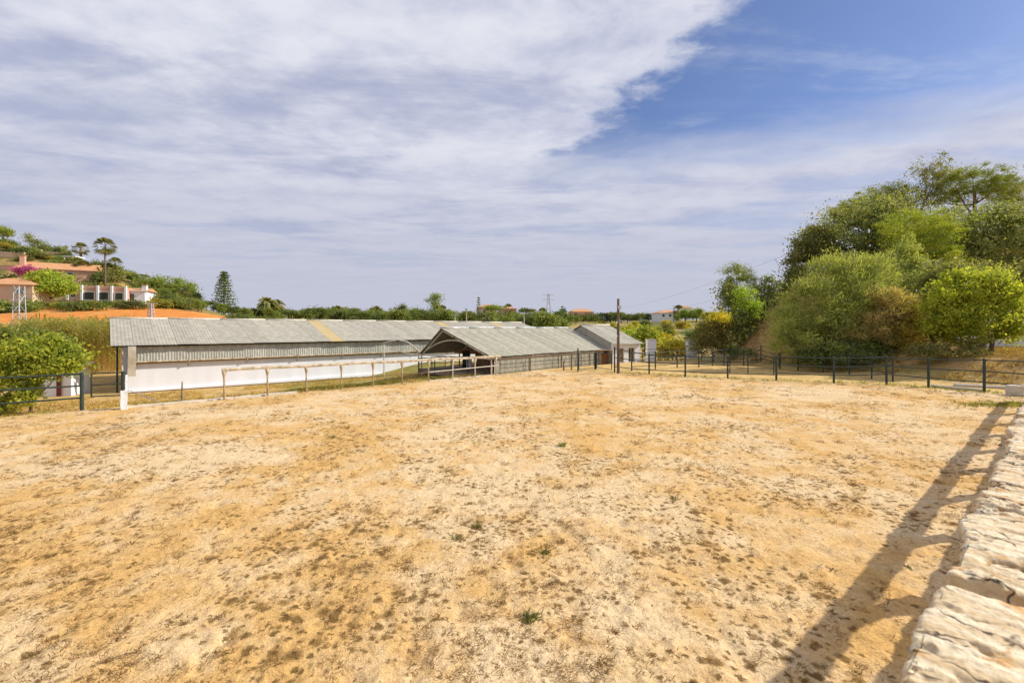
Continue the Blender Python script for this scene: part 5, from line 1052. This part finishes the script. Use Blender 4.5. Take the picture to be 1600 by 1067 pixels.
def palm(label, u, D, vt, fr, trunk_r=.28, feather=False, n=34, v=None, group=None):
    g = rgen(int(u * 7 + D)); base = on(u, D)
    if v is not None: base.z = at(u, v, D).z
    h = at(u, vt, D).z - base.z - fr * .75; h = max(h, 1.0); mb = MB(); mb.tube([Vector((0, 0, -.5)), Vector((.05, 0, h * .5)), Vector((0, 0, h))], [trunk_r, trunk_r * .75, trunk_r * .7], 7); Q = []
    for i in range(n):
        az = g.uniform(0, 6.28); el = g.uniform(-.75, 1.5); d = np.array([math.cos(az) * math.cos(el), math.sin(az) * math.cos(el), math.sin(el)]); sd = np.array([-math.sin(az), math.cos(az), 0])
        c0 = np.array([0, 0, h])
        if feather:
            pts = [c0 + d * fr * k - np.array([0, 0, .55 * fr * k * k]) for k in np.linspace(0, 1, 7)]
            for a in range(6):
                for sgn in (-1, 1):
                    p = pts[a]; e = pts[a + 1]; o_ = sd * sgn * .26 * fr * (1 - abs(a - 2.5) / 4.5) - np.array([0, 0, .12 * fr]); Q.append([p, e, e + o_ * .9, p + o_])
        else:
            st_ = c0 + d * fr * .5; fan = .62 * fr
            for k in np.linspace(-1.1, 1.1, 9):
                dd = d * math.cos(k) + sd * math.sin(k); tip = st_ + dd * fan - np.array([0, 0, .22 * fan]); w_ = np.cross(dd, d + np.array([0, 0, .01])); nn = np.cross(d, sd); pw = np.cross(nn, dd) * .045 * fr; Q.append([st_, st_ + dd * fan * .6 + pw, tip, st_ + dd * fan * .6 - pw])
            Q.append([c0 - sd * .03, c0 + sd * .03, st_ + sd * .03, st_ - sd * .03])
    t = build_tree('palm_tree', label, 'palm', base, np.array(Q), L['palm'], mb, M['bark'], group)
    sk = rosette(g, 26, fr * .8, .16, .3, -1.4, -.6) + np.array([0, 0, h]); link('dead_skirt', npmesh('dead_skirt', sk), L['straw'], t)
palm('tall slender fan palm standing above the terraced villa', 164, 104, 374, 2.3, .24, n=44, v=472)
palm('stout fan palm on the hill skyline', 126, 132, 381, 2.2, .4); palm('fan palm on the slope right of the tall slender palm', 180, 130, 404, 2.0, .35); palm('fan palm above the pink villa roof', 116, 118, 403, 2.3, .3); palm('second fan palm beside the pink villa roof', 130, 117, 409, 2.2, .3)
palm('feathery date palm beside the coral flowering tree', 417, 112, 457, 3.0, .35, True); palm('smaller feathery date palm right of the coral tree', 432, 116, 463, 2.4, .3, True); palm('feathery palm left of the white cottage', 528, 135, 472, 2.8, .3, True); palm('feathery palm right of the white cottage', 588, 150, 473, 3.2, .3, True)
palm('small fan palm on the far skyline', 794, 195, 476, 2.4, .3); palm('fan palm standing beside the far pylon', 848, 205, 482, 2.4, .3); palm('short fan palm left of the far pylon', 834, 200, 484, 2.2, .3); palm('fan palm beside the far right villa', 1060, 200, 478, 2.6, .3); palm('shaggy palm before the ragged eucalyptus', 687, 120, 478, 2.6, .35); palm('broad palm in the belt near the barn end', 765, 98, 487, 2.4, .35, True)
for u, v in ((221, 430), (228, 431), (205, 427)): palm('tiny fan palm on the hill shoulder skyline', u, 140, v - 1, 1.4, .2, n=24, group='tiny palms on the hill shoulder')

# ------------------------------------------------------------------ weeds and dry litter on the sand
def blades(g, P, n, lmin, lmax, wd, lean=.6, up=1.0):
    """n blades round each point of P: triangles made as thin quads"""
    P = np.repeat(P, n, 0); m = len(P); az = g.uniform(0, 6.283, m); l = g.uniform(lmin, lmax, m); ln = np.abs(g.normal(size=m)) * lean
    d = np.stack([np.cos(az) * ln, np.sin(az) * ln, np.full(m, up)], 1); d = unit(d) * l[:, None]; sd = np.stack([-np.sin(az), np.cos(az), np.zeros(m)], 1) * wd
    o_ = g.normal(size=(m, 3)) * np.array([1, 1, 0]); P = P + o_ * (l * .35)[:, None]
    mid = P + d * .55; tip = P + d + np.stack([np.cos(az), np.sin(az), np.full(m, -.35)], 1) * (l * .25)[:, None]
    return np.stack([P - sd, P + sd, mid + sd * .6, tip], 1)
def scatter_tufts():
    g = rgen(9); n = 11000
    D = 3.0 * (30 / 3.0) ** g.uniform(0, 1, n); k = g.uniform(-1.25, 1.25, n); x, y = k * D, D
    dn = fbm(x * .5, y * .5, oct=3, seed=61); centre = np.exp(-((k - .06) / .32) ** 2) * sstep(13 - D, 0, 8)
    keep = (sd_arena(x, y) > .2) & (g.uniform(0, 1, n) < np.clip((dn - .36) * 1.5 + centre * .40, .06, 1))
    x, y, D = x[keep], y[keep], D[keep]; m_ = len(x); rad = g.gamma(2.2, .013, m_) * (1 + D / 14); nb = np.clip((rad * 900 / (1 + D / 7)).astype(int), 6, 70)
    idx = np.repeat(np.arange(m_), nb); off = g.normal(size=(len(idx), 2)) * rad[idx][:, None] * .6
    px, py = x[idx] + off[:, 0], y[idx] + off[:, 1]; pz = (fbm(px * .35, py * .35, oct=3, seed=21) - .5) * .08 - .004
    P_ = np.stack([px, py, pz], 1); sc = (1 + D[idx] / 9)
    Q = blades(g, P_, 1, .012, .040, .0016, 2.2, .8); c0 = P_[:, None, :]; Q = c0 + (Q - c0) * sc[:, None, None]
    Q2 = blades(g, np.stack([x, y, (fbm(x * .35, y * .35, oct=3, seed=21) - .5) * .08], 1)[::5], 3, .04, .11, .0022, 1.2)
    o = tag(link('dry_tufts', npmesh('dry_tufts', Q), L['tuft']), 'short brown dead grass tufts scattered over the sand', 'dry grass', kind='stuff')
    m = 70; D = g.uniform(3.4, 13, m); k = g.uniform(-1.1, .85, m); S = []
    for d_, k_ in zip(D, k):
        x, y = k_ * d_, d_
        if sd_arena(np.array([x]), np.array([y]))[0] < .5: continue
        az = g.uniform(0, 6.28); l = g.uniform(.05, .22); dd = np.array([math.cos(az), math.sin(az), 0]) * l; zz = arena_z(x, y) + .012; p = np.array([x, y, zz]); b_ = p + dd * .55 + g.normal(size=3) * .015; e = p + dd + g.normal(size=3) * .03; wv = np.array([-dd[1], dd[0], 0]) / l * .0028; h_ = np.array([0, 0, .0045])
        for a, c in ((p, b_), (b_, e)):
            S.append([a - wv, a + wv, c + wv, c - wv]); S.append([a - h_, a + h_, c + h_, c - h_])
    tag(link('twigs', npmesh('twigs', np.array(S)), M['grey_wood']), 'thin dark twigs strewn across the sand', 'twigs', kind='stuff')
scatter_tufts()
def weed(label, u, v, r_, hh, n, leaf='grass', flat=False):
    hh *= .6; r_ *= .85; n = int(n * 1.3)
    g = rgen(int(u + v)); p = gnd(u, v); p.z = arena_z(p.x, p.y) - .01; o = thing('weed', label, 'weed', p)
    q = blades(g, np.zeros((max(3, n // 8), 3)) + g.normal(size=(max(3, n // 8), 3)) * np.array([r_ * .35, r_ * .35, 0]), 8, hh * .5, hh, .0035 if not flat else .009, 2.2 if flat else 1.1, .6 if flat else 1)
    link('leaves', npmesh('leaves', q), L[leaf], o)
    st_ = MB()
    for i in range(3): a = i * 2.1; st_.tube([Vector((0, 0, 0)), Vector((math.cos(a) * r_ * .4, math.sin(a) * r_ * .4, hh * .7))], [.004, .002], 4)
    link('stem', st_.mesh('stem'), M['grey_wood'], o)
L['weed'] = leafmat('weed_leaves', (.085, .105, .03), (.14, .155, .045), (.26, .23, .08), .35, 8, 1.2)
for a in (('largest ragged green weed with its own dark shadow on the sand', 829, 968, .12, .17, 110, 'weed'), ('flat bright green rosette between the rail shadows', 1416, 889, .09, .10, 70, 'weed', True), ('spiky grey-green weed among brown tufts', 852, 866, .09, .16, 60, 'weed'), ('wispy tall weed alone in the middle sand', 875, 698, .10, .30, 40, 'weed'),
          ('tiny upright weed toward the hitching rail', 520, 684, .08, .26, 24, 'weed'), ('small low weed in line with the open barn', 765, 672, .10, .20, 30, 'weed'), ('pair of stubby green shoots', 713, 842, .05, .18, 30, 'weed'), ('sparse weed beside a brown tuft', 747, 824, .08, .17, 34, 'weed'), ('thin sprig standing alone right of the brown tufts', 1055, 782, .04, .20, 16, 'weed'),
          ('tiny green sprout near the kerb end', 268, 673, .05, .25, 18, 'weed'), ('low leafy weed close to the rail shadow', 1264, 785, .06, .06, 30, 'weed', True), ('small dusty weed in the pale sand', 652, 812, .05, .06, 26, 'weed', True)): weed(*a)
def yard_grass():
    g = rgen(15)
    def field(n, fx, leafn, lab, nm, l0, l1, wd, per=8):
        P_ = fx(n); q = blades(g, P_, per, l0, l1, wd, .9); tag(link(nm, npmesh(nm, q), L[leafn]), lab, 'grass', kind='stuff')
    def band(n, s0, s1, t0, t1, thr, seed):
        s = g.uniform(s0, s1, n); t = g.uniform(t0, t1, n); x = D1.x * s + N1.x * t; y = D1.y * s + N1.y * t; kp = fbm(x * .5, y * .5, oct=3, seed=seed) > thr; x, y = x[kp], y[kp]; return np.stack([x, y, hgt(x, y)], 1)
    field(2600, lambda n: np.concatenate([band(n, 6.5, 17.5, 22.5, 24.2, .42, 71), band(n // 3, .4, 3.2, 26.5, 29, .4, 72), band(n // 2, -8, 0, 22.8, 26, .48, 73), band(n, 10.5, 15, 24, 27, .5, 78)]), 'grass', 'low green grass in the yard along the hitching rail', 'yard_grass', .06, .2, .008)
    field(6000, lambda n: band(n, -8, 17.5, 22.4, 33.5, .40, 74), 'drygrass', 'dry straw grass in the yard before the long barn', 'dry_yard_grass', .05, .2, .009)
    def bankp(n):
        x = g.uniform(8, 40, n); y = g.uniform(18, 50, n); bk = bank(x, y); kp = (sd_arena(x, y) < -.2) & (bk > .05) & (fbm(x * .6, y * .6, oct=3, seed=75) > .42); x, y = x[kp], y[kp]; return np.stack([x, y, hgt(x, y)], 1)
    field(16000, bankp, 'bankgrass', 'dry straw grass over the bank and slope', 'bank_grass', .08, .34, .012, 6)
    def rim(n):
        t = g.uniform(0, 1, n); a = np.array([(6.9, 30.6), (10.7, 28.1), (15.1, 26.0), (19.8, 24.0), (22.0, 21.2), (23.2, 18.4)]); seg = np.clip((t * 5).astype(int), 0, 4); f = t * 5 - seg; p = a[seg] * (1 - f)[:, None] + a[seg + 1] * f[:, None]; p = p + g.normal(size=p.shape) * .35; return np.stack([p[:, 0], p[:, 1], np.maximum(hgt(p[:, 0], p[:, 1]), -.02)], 1)
    field(700, rim, 'grass', 'sparse weeds along the foot of the pipe fence', 'fence_weeds', .04, .14, .006, 6)
    def patch(n):
        p = np.array([20.2, 17.6]) + g.normal(size=(n, 2)) * np.array([1.3, .35]); return np.stack([p[:, 0], p[:, 1], np.zeros(n) - .01], 1)
    field(500, patch, 'grass', 'green grass patch at the far end of the timber rail', 'grass_patch', .04, .16, .007)
yard_grass()
